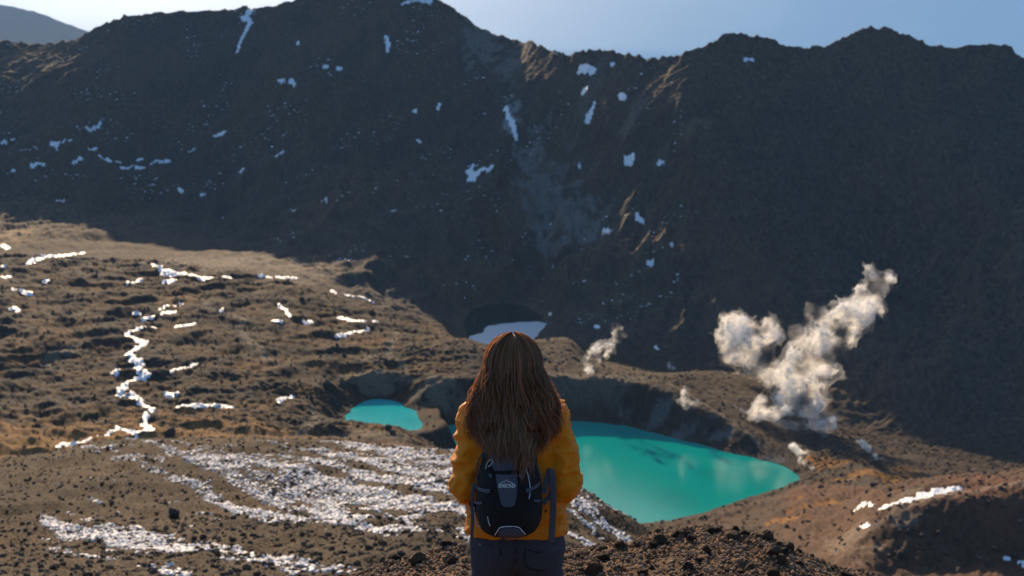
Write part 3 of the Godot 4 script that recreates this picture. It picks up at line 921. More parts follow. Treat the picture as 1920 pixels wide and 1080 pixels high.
func build_knoll() -> void:
	var nx := 300
	var nzr := 260
	var v := PackedVector3Array()
	var col := PackedColorArray()
	var ix := PackedInt32Array()
	for i in nzr:
		var z := lerpf(1.2, 13.0, pow(float(i) / (nzr - 1), 0.85))
		for j in nx:
			var x := lerpf(-4.5, 5.0, float(j) / (nx - 1))
			v.append(Vector3(x, knoll_height(x, z), -z))
			var n := nz_fine.get_noise_2d(x * 2.0, z * 2.0)
			var w := mix3(Vector3(0.27, 0.155, 0.09), Vector3(0.12, 0.08, 0.056), 0.5 + 0.9 * n + rng.randf_range(-0.3, 0.3))
			col.append(Color(w.x, w.y, w.z))
			if i < nzr - 1 and j < nx - 1:
				var p := i * nx + j
				ix.append_array([p, p + nx, p + 1, p + 1, p + nx, p + nx + 1])
	var nm := PackedVector3Array()
	nm.resize(v.size())
	for i in nzr:
		for j in nx:
			var a := v[i * nx + mini(j + 1, nx - 1)] - v[i * nx + maxi(j - 1, 0)]
			var b := v[mini(i + 1, nzr - 1) * nx + j] - v[maxi(i - 1, 0) * nx + j]
			var q := a.cross(b).normalized()
			nm[i * nx + j] = q if q.y > 0 else -q
	node("foreground_ground", arrays_mesh(v, ix, nm, col), M.knoll).set_meta("kind", "structure")
	# gravel
	var places := []
	var tints := []
	for i in 22000:
		var x := rng.randf_range(-1.6, 3.0)
		var z := rng.randf_range(6.7, 8.9)
		var size := rng.randf_range(0.004, 0.017)
		places.append(turned(Vector3(x, knoll_height(x, z) + size * 0.3, -z), Vector3.ONE * size))
		var k := rng.randf_range(0.4, 1.5)
		tints.append(Color(0.22 * k, 0.14 * k, 0.09 * k))
	scatter("gravel", stone_mesh(21, 6, 6), places, M.stone, "reddish brown gravel covering the foreground crest", "gravel", tints)
	# single rocks
	var kinds := []
	var tones := []
	for k in 10:
		kinds.append(stone_mesh(100 + k, 10, 14, 0.72))
	for k in 5:
		var m := mat([Color(0.12, 0.085, 0.066), Color(0.17, 0.11, 0.075), Color(0.24, 0.15, 0.095), Color(0.13, 0.095, 0.075), Color(0.3, 0.21, 0.14)][k], 0.93, 0.25)
		m.albedo_texture = M.grain_tex
		m.uv1_triplanar = true
		m.uv1_scale = Vector3.ONE * 1.2
		m.heightmap_enabled = true
		m.heightmap_texture = M.relief_tex
		m.heightmap_scale = 6.0
		tones.append(m)
	var big := [[1130, 1028, 0.11], [1165, 1022, 0.12], [1195, 1016, 0.09], [1245, 1010, 0.08], [1290, 998, 0.07], [1330, 992, 0.10], [1345, 990, 0.07], [1375, 995, 0.09], [1395, 996, 0.10], [1425, 1004, 0.10], [1450, 1030, 0.14], [1470, 1034, 0.11], [1480, 1022, 0.06], [1410, 1060, 0.08], [1290, 1062, 0.12], [1310, 1045, 0.06], [1120, 1045, 0.07], [1600, 1038, 0.11], [1620, 1045, 0.10], [1640, 1052, 0.08], [1500, 1052, 0.08], [1450, 1075, 0.12], [1505, 1075, 0.09], [1275, 1085, 0.13], [1220, 1060, 0.06], [850, 1050, 0.10], [840, 1042, 0.05], [1560, 1060, 0.07], [1660, 1070, 0.07], [1085, 1036, 0.06]]
	for i in 300:      # the largest stones singly, the rest is gravel
		var x: float
		var z: float
		var size: float
		if i < big.size():
			z = 8.2
			for it in 12:      # walk to where the line of sight meets the crest
				x = s_of(big[i][0], big[i][1]) * z
				z = clampf((EYE - knoll_height(x, z) - 0.02) / tan_dep(big[i][1]), 6.6, 8.6)
			size = big[i][2] * 0.4
		else:
			x = rng.randf_range(-1.3, 2.6)
			z = 8.75 - 2.1 * pow(rng.randf(), 1.3)
			size = 0.016 + 0.05 * pow(rng.randf(), 2.2)
		var o := node("rock", kinds[i % 10], tones[rng.randi() % 5])
		o.transform = turned(Vector3(x, knoll_height(x, z) + size * 0.25, -z), Vector3.ONE * size)
		tag(o, "dark lava boulder on the foreground crest" if i < big.size() else "fist sized brown stone on the foreground crest", "rock", "boulders on the foreground crest" if i < big.size() else "stones on the foreground crest")

func boulders() -> void:
	var kinds := []
	for k in 5: kinds.append(stone_mesh(300 + k, 9, 14, 0.9))
	var dark := mat(Color(0.055, 0.046, 0.041), 0.95, 0.2)
	for a in [[612, 722, 11], [602, 735, 6], [640, 722, 5], [585, 748, 6], [598, 748, 5], [575, 745, 4], [632, 648, 5], [566, 562, 6], [320, 815, 14], [155, 755, 8], [162, 782, 5], [70, 800, 6], [325, 966, 16], [960, 705, 4], [800, 668, 5], [845, 735, 7], [860, 742, 5], [728, 806, 9], [735, 812, 7], [645, 668, 5], [460, 762, 5], [640, 690, 4], [1540, 915, 7], [1640, 912, 9], [1625, 925, 5], [1475, 990, 6], [1500, 1010, 6], [1705, 1000, 9], [1745, 1020, 5], [1880, 950, 6], [1690, 1045, 12], [310, 945, 6]]:
		var g := ground(a[0], a[1])
		var size: float = a[2] * g.z / F
		var o := node("boulder", kinds[rng.randi() % 5], dark)
		o.transform = Transform3D(Basis.from_euler(Vector3(rng.randf_range(-0.3, 0.3), rng.randf() * TAU, rng.randf_range(-0.3, 0.3))).scaled_local(Vector3.ONE * size), world(g) + Vector3(0, size * 0.35, 0))
		if a[2] == 16: tag(o, "pointed dark boulder standing alone in the speckled snow", "boulder")
		elif a[0] == 612: tag(o, "largest black boulder beside the small cyan lake", "boulder")
		else: tag(o, "black boulder lying on open volcanic ground", "boulder", "black boulders on volcanic ground")

# ---------------------------------------------------------------- steam
func steam(label: String, pts: Array, density: float, called := "steam_plume") -> void:
	# pts: [picture x, picture y, radius in pixels, how many puffs], all at the distance of the first point
	var foot := ground(pts[0][0], pts[0][1])
	var root := base(called, world(foot), label, "steam")
	var m := FogMaterial.new()
	m.density = density * 0.3
	m.albedo = Color(0.98, 0.97, 0.95)
	var balls := []
	var lo := Vector3.ONE * 1e6
	var hi := -lo
	var widest := 0.0
	for i in pts.size() - 1:
		var a: Array = pts[i]
		var b: Array = pts[i + 1]
		for k in a[3]:
			var t: float = (k + rng.randf()) / a[3]
			var r: float = lerpf(a[2], b[2], t)
			var px: float = lerpf(a[0], b[0], t) + rng.randfn() * r * 0.5
			var py: float = lerpf(a[1], b[1], t) + rng.randfn() * r * 0.42
			var z := foot.z + rng.randfn() * r * foot.z / F * 0.5
			var p := world(Vector3(s_of(px, py) * z, EYE - z * tan_dep(py), z)) - root.position
			var size: float = r * foot.z / F * rng.randf_range(0.35, 1.0)
			balls.append([p, size * 0.68])
			lo = lo.min(p - Vector3.ONE * size * 1.5)
			hi = hi.max(p + Vector3.ONE * size * 1.5)
			widest = maxf(widest, size)
			if k % 2 == 0:
				var f := FogVolume.new()
				f.name = "puff"
				f.shape = RenderingServer.FOG_VOLUME_SHAPE_ELLIPSOID
				f.size = Vector3(size * rng.randf_range(1.2, 2.2), size * rng.randf_range(1.1, 1.8), size * rng.randf_range(1.2, 2.0))
				f.material = m
				root.add_child(f, true)
				f.position = p
				f.rotation = Vector3(rng.randf(), rng.randf() * TAU, rng.randf())
	var high := maxf(hi.y - lo.y, 1.0)
	for shell in 4:
		var shrink: float = [1.3, 1.02, 0.76, 0.45][shell]
		var field := func(p: Vector3) -> float:
			var d := 9.0
			for q in balls:
				d = minf(d, p.distance_to(q[0]) - q[1] * shrink)
			return d + widest * (0.6 * nz_edge.get_noise_3dv(p * 4.5 / widest + Vector3.ONE * shell * 9.0) + 0.42 * nz_edge.get_noise_3dv(p * 13.0 / widest + Vector3.ONE * shell * 5.0))
		var mesh := solid(field, lo, hi, widest * 0.21)
		var arr := mesh.surface_get_arrays(0)
		var v: PackedVector3Array = arr[Mesh.ARRAY_VERTEX]
		var col := PackedColorArray()
		for p in v:
			var n := nz_edge.get_noise_3dv(p * 3.0 / widest + Vector3.ONE * 40.0)
			var alpha := clampf([0.06, 0.13, 0.27, 0.48][shell] * (0.6 + 3.2 * n) * density / 0.035, 0.0, 0.8)
			col.append(Color(1, 1, 1, alpha))
		node("billow", arrays_mesh(v, arr[Mesh.ARRAY_INDEX], arr[Mesh.ARRAY_NORMAL], col), M.steam, root)

func build_steam() -> void:
	steam("tall white steam plume leaning over the crater rim", [[1560, 812, 9, 8], [1535, 778, 24, 16], [1488, 728, 38, 30], [1510, 670, 34, 22], [1560, 620, 34, 22], [1600, 585, 26, 16], [1640, 550, 28, 16], [1645, 522, 18, 1]], 0.035)
	steam("broad billowing steam cloud behind the rim hill", [[1480, 735, 26, 12], [1420, 695, 36, 24], [1390, 640, 34, 22], [1440, 620, 26, 14], [1380, 605, 20, 6], [1335, 575, 10, 1]], 0.035)
	steam("low white steam hugging the slope under the tall plume", [[1430, 790, 20, 8], [1420, 770, 22, 12], [1470, 770, 18, 8], [1440, 780, 10, 1]], 0.032)
	steam("thin single steam column on the lake rim beside the hiker", [[1098, 704, 7, 5], [1112, 680, 14, 10], [1130, 650, 18, 12], [1160, 628, 12, 5], [1165, 610, 6, 1]], 0.027)
	steam("small steam puff on the dark inner rim wall", [[1290, 768, 10, 7], [1290, 748, 16, 9], [1280, 740, 8, 1]], 0.014)
	steam("blue shaded wisp behind the lake rim", [[1258, 694, 8, 6], [1262, 684, 9, 5], [1265, 680, 4, 1]], 0.017)
	steam("steam rising at the tip of the emerald lake", [[1525, 880, 5, 5], [1505, 860, 12, 8], [1490, 840, 14, 5], [1485, 832, 6, 1]], 0.032)
	steam("twin wisps of steam over the ochre ground", [[1650, 862, 7, 6], [1630, 845, 10, 7], [1615, 830, 8, 4], [1612, 826, 5, 1]], 0.028)

# ---------------------------------------------------------------- far hills
func far_ridge(called: String, pts: Array, d: float, material: Material, seed_at: float) -> void:
	var v := PackedVector3Array()
	var n := 240
	var xs := []
	var ys := []
	for p in pts:
		xs.append(float(p[0])); ys.append(float(p[1]))
	var m := slopes(xs, ys)
	var rows := [[0.7, -240.0], [0.8, 0.45], [0.92, 0.75], [1.0, 1.0], [1.03, 0.6], [1.06, -240.0]]
	var tri := PackedVector3Array()
	var ring := []
	for i in n:
		var px := lerpf(xs[0], xs[-1], float(i) / (n - 1))
		var py := cubic(xs, ys, m, px) + 2.0 * nz_mid.get_noise_1d(px * 0.6 + seed_at)
		var top := EYE - d * tan_dep(py)
		var line := []
		for r in rows:
			var z: float = d * r[0]
			line.append(Vector3(s_of(px, 60) * z, r[1] if r[1] < -1.0 else lerpf(-220.0, top, r[1]), -z))
		ring.append(line)
	for i in n - 1:
		for k in rows.size() - 1:
			tri.append_array([ring[i][k], ring[i][k + 1], ring[i + 1][k], ring[i][k + 1], ring[i + 1][k + 1], ring[i + 1][k]])
	node(called, arrays_mesh(tri, PackedInt32Array()), material).set_meta("kind", "structure")

func _ready() -> void:
	rng.seed = 4242
	set_stage()
	make_materials()
	var t0 := Time.get_ticks_msec()
	build_grid()
	print("grid ", Time.get_ticks_msec() - t0)
	paint_ground()
	print("paint ", Time.get_ticks_msec() - t0)
	grid_piece("scree_slope", 0, start_of[3], M.scree)
	grid_piece("valley_floor", start_of[3], start_of[10], M.valley)
	grid_piece("mountain_terrain", start_of[10], NR - 1, M.mountain)
	far_ridge("distant_mountain", [[-900, 60], [-600, -10], [-300, -30], [-100, -5], [0, 8], [60, 20], [120, 42], [175, 63], [240, 88], [330, 108], [500, 115]], 6000.0, M.far, 0.0)
	print("meshes ", Time.get_ticks_msec() - t0)
	build_lakes()
	lay_snow()
	print("snow ", Time.get_ticks_msec() - t0)
	strew_scree()
	strew_valley()
	fleck_mountain()
	build_knoll()
	boulders()
	build_steam()
	print("stones ", Time.get_ticks_msec() - t0)
	build_hiker()
	print("hiker ", Time.get_ticks_msec() - t0)

# ---------------------------------------------------------------- the hiker (local axes: x to her right, z towards her back, feet at 0)
const AWAY := 5.34

func on_her(px: float, py: float, z: float) -> Vector3:
	var d := AWAY - z
	return Vector3(s_of(px, py) * d, EYE - d * tan_dep(py), z)

func bone_field(p: Vector3, bones: Array, k: float) -> float:
	var d := 9.0
	for b in bones:
		var a: Vector3 = b[0]
		var ab: Vector3 = b[1]
		var q := p - a
		var t := clampf(q.dot(ab) * b[4], 0.0, 1.0)
		q -= ab * t
		q.z *= b[5]
		var e: float = q.length() - (b[2] + (b[3] - b[2]) * t)
		var h := clampf(0.5 + 0.5 * (d - e) / k, 0.0, 1.0)
		d = lerpf(d, e, h) - k * h * (1.0 - h)
	return d

func bone(a: Vector3, b: Vector3, ra: float, rb: float, flat := 1.0) -> Array:
	return [a, b - a, ra, rb, 1.0 / maxf((b - a).length_squared(), 1e-6), flat]

func solid(field: Callable, lo: Vector3, hi: Vector3, cell: float) -> ArrayMesh:      # surface nets
	var n := Vector3i(((hi - lo) / cell).ceil()) + Vector3i.ONE * 2
	n = Vector3i((n.x + 3) / 4 * 4, (n.y + 3) / 4 * 4, (n.z + 3) / 4 * 4)
	var f := PackedFloat32Array()
	f.resize(n.x * n.y * n.z)
	var sx := n.y * n.z
	var sy := n.z
	for bx in range(0, n.x, 4):
		for by in range(0, n.y, 4):
			for bz in range(0, n.z, 4):
				var mid: float = field.call(lo + Vector3(bx + 1.5, by + 1.5, bz + 1.5) * cell)
				var near := absf(mid) < cell * 6.0
				for x in range(bx, bx + 4):
					for y in range(by, by + 4):
						for z in range(bz, bz + 4):
							f[x * sx + y * sy + z] = field.call(lo + Vector3(x, y, z) * cell) if near else mid
	var vid := PackedInt32Array()
	vid.resize(f.size())
	vid.fill(-1)
	var v := PackedVector3Array()
	var corner := [0, 1, sy, sy + 1, sx, sx + 1, sx + sy, sx + sy + 1]
	var off := [Vector3(0, 0, 0), Vector3(0, 0, 1), Vector3(0, 1, 0), Vector3(0, 1, 1), Vector3(1, 0, 0), Vector3(1, 0, 1), Vector3(1, 1, 0), Vector3(1, 1, 1)]
	var edges := [[0, 1], [2, 3], [4, 5], [6, 7], [0, 2], [1, 3], [4, 6], [5, 7], [0, 4], [1, 5], [2, 6], [3, 7]]
	for x in n.x - 1:
		for y in n.y - 1:
			for z in n.z - 1:
				var o := x * sx + y * sy + z
				var neg := 0
				for c in 8:
					if f[o + corner[c]] < 0.0: neg += 1
				if neg == 0 or neg == 8: continue
				var sum := Vector3.ZERO
				var hits := 0
				for e in edges:
					var a := f[o + corner[e[0]]]
					var b := f[o + corner[e[1]]]
					if (a < 0.0) != (b < 0.0):
						sum += (off[e[0]] as Vector3).lerp(off[e[1]], a / (a - b))
						hits += 1
				vid[o] = v.size()
				v.append(lo + (Vector3(x, y, z) + sum / hits) * cell)
	var ix := PackedInt32Array()
	for x in range(1, n.x - 1):
		for y in range(1, n.y - 1):
			for z in range(1, n.z - 1):
				var o := x * sx + y * sy + z
				var a := f[o] < 0.0
				for axis in 3:
					var step: int = [sx, sy, 1][axis]
					if a == (f[o + step] < 0.0): continue
					var u: int = [sy, 1, sx][axis]
					var w: int = [1, sx, sy][axis]
					var q := [vid[o - u - w], vid[o - w], vid[o], vid[o - u]]
					if q.min() < 0: continue
					if a: ix.append_array([q[0], q[2], q[1], q[0], q[3], q[2]])
					else: ix.append_array([q[0], q[1], q[2], q[0], q[2], q[3]])
	var nm := PackedVector3Array()
	nm.resize(v.size())
	for i in range(0, ix.size(), 3):
		var fn := (v[ix[i + 2]] - v[ix[i]]).cross(v[ix[i + 1]] - v[ix[i]])
		for k in 3: nm[ix[i + k]] += fn
	for i in nm.size(): nm[i] = nm[i].normalized()
	return arrays_mesh(v, ix, nm)

# a tube or a flat strap along points; wide and thick are half sizes, side the direction of the width
func strap(pts: Array, wide: float, thick: float, side := Vector3.RIGHT, round := 8, soft := true) -> ArrayMesh:
	var curve := Curve3D.new()
	for i in pts.size():
		var tan_v: Vector3 = (pts[mini(i + 1, pts.size() - 1)] - pts[maxi(i - 1, 0)]) / 6.0 if soft else Vector3.ZERO
		curve.add_point(pts[i], -tan_v, tan_v)
	curve.bake_interval = 0.008
	var p := curve.get_baked_points()
	var v := PackedVector3Array()
	var nm := PackedVector3Array()
	var ix := PackedInt32Array()
	for i in p.size():
		var t := (p[mini(i + 1, p.size() - 1)] - p[maxi(i - 1, 0)]).normalized()
		var s := (side - t * side.dot(t))
		s = s.normalized() if s.length() > 0.05 else t.cross(Vector3.BACK).normalized()
		var m := t.cross(s)
		for k in round:
			var a := TAU * k / round
			var e := Vector2(signf(cos(a)) * pow(absf(cos(a)), 0.6), signf(sin(a)) * pow(absf(sin(a)), 0.6))
			v.append(p[i] + s * wide * e.x + m * thick * e.y)
			nm.append((s * cos(a) / wide + m * sin(a) / thick).normalized())
			if i < p.size() - 1:
				var o := i * round + k
				var q := i * round + (k + 1) % round
				ix.append_array([o, o + round, q, q, o + round, q + round])
	for end in 2:
		var o := 0 if end == 0 else (p.size() - 1) * round
		for k in range(1, round - 1):
			ix.append_array([o, o + k + 1, o + k] if end == 1 else [o, o + k, o + k + 1])
	return arrays_mesh(v, ix, nm)

var pack_h := [0.945, 0.955, 0.98, 1.04, 1.12, 1.2, 1.27, 1.32, 1.352, 1.366]
var pack_w := [0.055, 0.09, 0.115, 0.127, 0.123, 0.111, 0.099, 0.086, 0.062, 0.03]
var pack_d := [0.07, 0.12, 0.155, 0.175, 0.168, 0.150, 0.128, 0.105, 0.08, 0.05]
var pack_mw := []
var pack_md := []
const PACK_X := -0.011
const PACK_Z := 0.105

func pack_front(x: float, h: float) -> float:
	var w := cubic(pack_h, pack_w, pack_mw, h)
	var d := cubic(pack_h, pack_d, pack_md, h)
	var u := clampf(absf(x - PACK_X) / w, 0.0, 1.0)
	return PACK_Z + d * pow(1.0 - pow(u, 2.6), 1.0 / 2.6)

func on_pack(px: float, py: float, out := 0.0) -> Vector3:       # a point on the outer face of the backpack
	var z := 0.27
	var p := Vector3.ZERO
	for i in 6:
		p = on_her(px, py, z)
		z = lerpf(z, pack_front(p.x, p.y), 0.8)
	p.z = z + out
	return p

func pack_plate(outline: Array, out: float) -> ArrayMesh:       # a piece of cloth sewn on the face: rows of [y, left x, right x]
	var v := PackedVector3Array()
	var ix := PackedInt32Array()
	var nm := PackedVector3Array()
	var n := 12
	var rows := []
	for i in outline.size() - 1:
		for k in 5:
			rows.append([lerpf(outline[i][0], outline[i + 1][0], k / 5.0), lerpf(outline[i][1], outline[i + 1][1], k / 5.0), lerpf(outline[i][2], outline[i + 1][2], k / 5.0)])
	rows.append(outline[-1])
	for r in rows.size():
		for k in n + 1:
			var edge := 1.0 if k > 0 and k < n and r > 0 and r < rows.size() - 1 else -0.6
			v.append(on_pack(lerpf(rows[r][1], rows[r][2], float(k) / n), rows[r][0], out * edge))
	for r in rows.size():
		for k in n + 1:
			var a := v[r * (n + 1) + mini(k + 1, n)] - v[r * (n + 1) + maxi(k - 1, 0)]
			var b := v[mini(r + 1, rows.size() - 1) * (n + 1) + k] - v[maxi(r - 1, 0) * (n + 1) + k]
			var q := a.cross(b).normalized()
			nm.append(q if q.z > 0 else -q)
			if r < rows.size() - 1 and k < n:
				var o := r * (n + 1) + k
				ix.append_array([o, o + 1, o + n + 1, o + 1, o + n + 2, o + n + 1])
	return arrays_mesh(v, ix, nm)

func chain_on_pack(pts: Array, out := 0.003) -> Array:
	var q := []
	for p in pts: q.append(on_pack(p[0], p[1], out))
	return q

func cloth(c: Color, rough: float, weave: float, relief := 0.6) -> StandardMaterial3D:
	var m := mat(c, rough, 0.35)
	m.heightmap_enabled = true
	m.heightmap_texture = M.relief_tex
	m.uv1_triplanar = true
	m.uv1_scale = Vector3.ONE * weave
	m.heightmap_scale = relief
	return m

func build_hiker() -> void:
	pack_mw = slopes(pack_h, pack_w)
	pack_md = slopes(pack_h, pack_d)
	var ground_y := knoll_height(0.0, AWAY)
	var at := Vector3(0, ground_y, -AWAY)
	var lift := -ground_y
	var person := base("person", at, "person in an ochre jacket and dark trousers, long brown hair, seen from behind", "person")
	var up := Vector3(0, lift, 0)          # figure coordinates count from the level of the lens marks
	# body
	var head := Vector3(0.004, 1.572, -0.012)
	var skin := mat(Color(0.55, 0.36, 0.27), 0.55, 0.4)
	var bones := [bone(Vector3(0.004, 1.60, 0.0), Vector3(0.004, 1.555, -0.02), 0.083, 0.07), bone(Vector3(0.004, 1.53, -0.045), Vector3(0.004, 1.50, -0.06), 0.045, 0.035), bone(Vector3(0.004, 1.575, -0.09), Vector3(0.004, 1.555, -0.108), 0.008, 0.013), bone(Vector3(-0.071, 1.575, -0.01), Vector3(-0.069, 1.55, -0.01), 0.012, 0.009), bone(Vector3(0.079, 1.575, -0.01), Vector3(0.077, 1.55, -0.01), 0.012, 0.009),
		bone(Vector3(0.006, 1.50, 0.0), Vector3(0.01, 1.38, 0.005), 0.052, 0.06), bone(Vector3(-0.05, 1.33, 0), Vector3(-0.045, 0.95, 0), 0.085, 0.085, 1.2), bone(Vector3(0.075, 1.33, 0), Vector3(0.08, 0.95, 0), 0.085, 0.085, 1.2), bone(Vector3(-0.13, 1.37, 0), Vector3(0.15, 1.37, 0), 0.045, 0.045),
		bone(Vector3(-0.14, 1.365, 0), Vector3(-0.185, 1.10, 0.03), 0.042, 0.034), bone(Vector3(-0.185, 1.10, 0.03), Vector3(-0.11, 0.985, -0.16), 0.034, 0.026), bone(Vector3(0.16, 1.365, 0), Vector3(0.207, 1.10, 0.03), 0.042, 0.034), bone(Vector3(0.207, 1.10, 0.03), Vector3(0.13, 0.985, -0.16), 0.034, 0.026),
		bone(Vector3(-0.068, 0.88, 0), Vector3(-0.082, 0.48, -0.01), 0.08, 0.052), bone(Vector3(-0.082, 0.48, -0.01), Vector3(-0.088, 0.06, 0.02), 0.052, 0.034), bone(Vector3(0.1, 0.88, 0), Vector3(0.112, 0.48, -0.01), 0.08, 0.052), bone(Vector3(0.112, 0.48, -0.01), Vector3(0.118, 0.06, 0.02), 0.052, 0.034)]
	var body := node("body", solid(func(p): return bone_field(p, bones, 0.02), Vector3(-0.26, 0.0, -0.22), Vector3(0.28, 1.72, 0.16), 0.014), skin, person)
	body.position = up
	var dark := mat(Color(0.02, 0.015, 0.012), 0.3, 0.5)
	for sd in [-1, 1]:
		var eye := SphereMesh.new()
		eye.radius = 0.011
		eye.height = 0.022
		node("eye", eye, dark, person).position = up + Vector3(0.004 + sd * 0.031, 1.585, -0.088)
	var lips := strap([Vector3(-0.018, 1.527, -0.098), Vector3(0.004, 1.524, -0.104), Vector3(0.026, 1.527, -0.098)], 0.005, 0.005)
	node("mouth", lips, mat(Color(0.42, 0.16, 0.14), 0.5, 0.4), person).position = up
	# jacket
	var jb := [bone(Vector3(-0.055, 1.31, 0.0), Vector3(-0.052, 0.90, 0.0), 0.108, 0.116, 1.12), bone(Vector3(0.08, 1.31, 0.0), Vector3(0.086, 0.90, 0.0), 0.108, 0.118, 1.12), bone(Vector3(-0.118, 1.372, 0.0), Vector3(0.135, 1.372, 0.0), 0.06, 0.06), bone(Vector3(0.008, 1.41, 0.01), Vector3(0.006, 1.47, 0.0), 0.07, 0.068),
		bone(Vector3(-0.132, 1.355, 0.0), Vector3(-0.184, 1.11, 0.035), 0.067, 0.054), bone(Vector3(-0.184, 1.11, 0.035), Vector3(-0.12, 0.985, -0.15), 0.055, 0.046), bone(Vector3(0.152, 1.355, 0.0), Vector3(0.209, 1.11, 0.035), 0.067, 0.055), bone(Vector3(0.209, 1.11, 0.035), Vector3(0.14, 0.985, -0.15), 0.056, 0.046)]
	var fold := FastNoiseLite.new()
	fold.frequency = 1.0
	fold.fractal_type = FastNoiseLite.FRACTAL_RIDGED
	fold.fractal_octaves = 2
	fold.seed = 12
	var jf := func(p: Vector3) -> float:
		var d := bone_field(p, jb, 0.022)
		if absf(d) < 0.05:
			var sleeve := smoothstep(0.13, 0.17, absf(p.x - 0.012))
			var q := Vector3(p.x * 4.5 + p.y * 3.5, p.y * 9.0 - p.x * 5.0, p.z * 4.0)
			d -= (fold.get_noise_3dv(q) * 0.012 + fold.get_noise_3dv(q * 2.3) * lerpf(0.003, 0.007, sleeve)) * lerpf(0.8, 1.3, sleeve)
			if p.y < 0.95: d -= 0.005 * smoothstep(0.95, 0.93, p.y)
		return maxf(d, 0.905 - p.y)
	var orange := cloth(Color(0.84, 0.25, 0.006), 0.62, 60.0, 0.12)
	orange.backlight_enabled = true
	orange.backlight = Color(0.35, 0.16, 0.02)
	var jacket := node("jacket", solid(jf, Vector3(-0.27, 0.89, -0.24), Vector3(0.30, 1.56, 0.16), 0.0085), orange, person)
	jacket.position = up
	# trousers
	var tb := [bone(Vector3(-0.045, 0.93, 0.005), Vector3(-0.055, 0.84, 0.01), 0.105, 0.112, 1.05), bone(Vector3(0.08, 0.93, 0.005), Vector3(0.09, 0.84, 0.01), 0.105, 0.114, 1.05), bone(Vector3(-0.066, 0.84, 0.005), Vector3(-0.08, 0.48, -0.01), 0.098, 0.07), bone(Vector3(-0.08, 0.48, -0.01), Vector3(-0.088, 0.09, 0.02), 0.07, 0.062), bone(Vector3(0.104, 0.84, 0.005), Vector3(0.115, 0.48, -0.01), 0.1, 0.07), bone(Vector3(0.115, 0.48, -0.01), Vector3(0.12, 0.09, 0.02), 0.07, 0.062)]
	var tf := func(p: Vector3) -> float:
		var d := bone_field(p, tb, 0.012)
		if absf(d) < 0.04:
			d -= fold.get_noise_3d(p.x * 8.0 + 5.0, p.y * 13.0 + p.x * 6.0, p.z * 6.0) * 0.006
		return maxf(maxf(d, 0.08 - p.y), p.y - 0.99)
	var slate := cloth(Color(0.055, 0.056, 0.064), 0.85, 70.0, 0.12)
	var trousers := node("trousers", solid(tf, Vector3(-0.2, 0.06, -0.14), Vector3(0.24, 1.0, 0.16), 0.0105), slate, person)
	trousers.position = up
	# the seam, the back pockets and their rivet
	var seam := mat(Color(0.02, 0.023, 0.03), 0.9, 0.2)
	var field_z := func(px: float, py: float) -> Vector3:
		var p := on_her(px, py, 0.12)
		var z := 0.2
		for i in 40:
			if tf.call(Vector3(p.x, p.y, z)) < 0.0: break
			z -= 0.004
		return Vector3(p.x, p.y, z + 0.002)
	for line in [[[966, 1012], [967, 1035], [966, 1060]], [[893, 1016], [918, 1024], [938, 1030]], [[938, 1030], [936, 1042], [895, 1036]], [[985, 1030], [1012, 1036], [1042, 1026]], [[985, 1030], [986, 1062], [1012, 1072], [1044, 1064]]]:
		var q := []
		for p in line: q.append(field_z.call(p[0], p[1]))
		node("seam", strap(q, 0.0022, 0.0016), seam, trousers)
	var rivet := SphereMesh.new()
	rivet.radius = 0.006
	rivet.height = 0.008
	node("button", rivet, mat(Color(0.30, 0.15, 0.08), 0.35, 0.6), trousers).position = field_z.call(900, 1026)
	for sd in [-1, 1]:
		var bb := [bone(Vector3(0.016 + sd * 0.104, 0.055, 0.05), Vector3(0.016 + sd * 0.11, 0.04, -0.13), 0.05, 0.04), bone(Vector3(0.016 + sd * 0.104, 0.06, 0.03), Vector3(0.016 + sd * 0.104, 0.15, 0.02), 0.052, 0.055)]
		var boot := node("boot", solid(func(p): return maxf(bone_field(p, bb, 0.02), -p.y), Vector3(sd * 0.11 - 0.1, -0.02, -0.2), Vector3(sd * 0.11 + 0.12, 0.24, 0.14), 0.014), mat(Color(0.04, 0.03, 0.025), 0.8, 0.3), person)
		boot.position = Vector3.ZERO
	build_hair(person, up)
	build_pack(at + up)

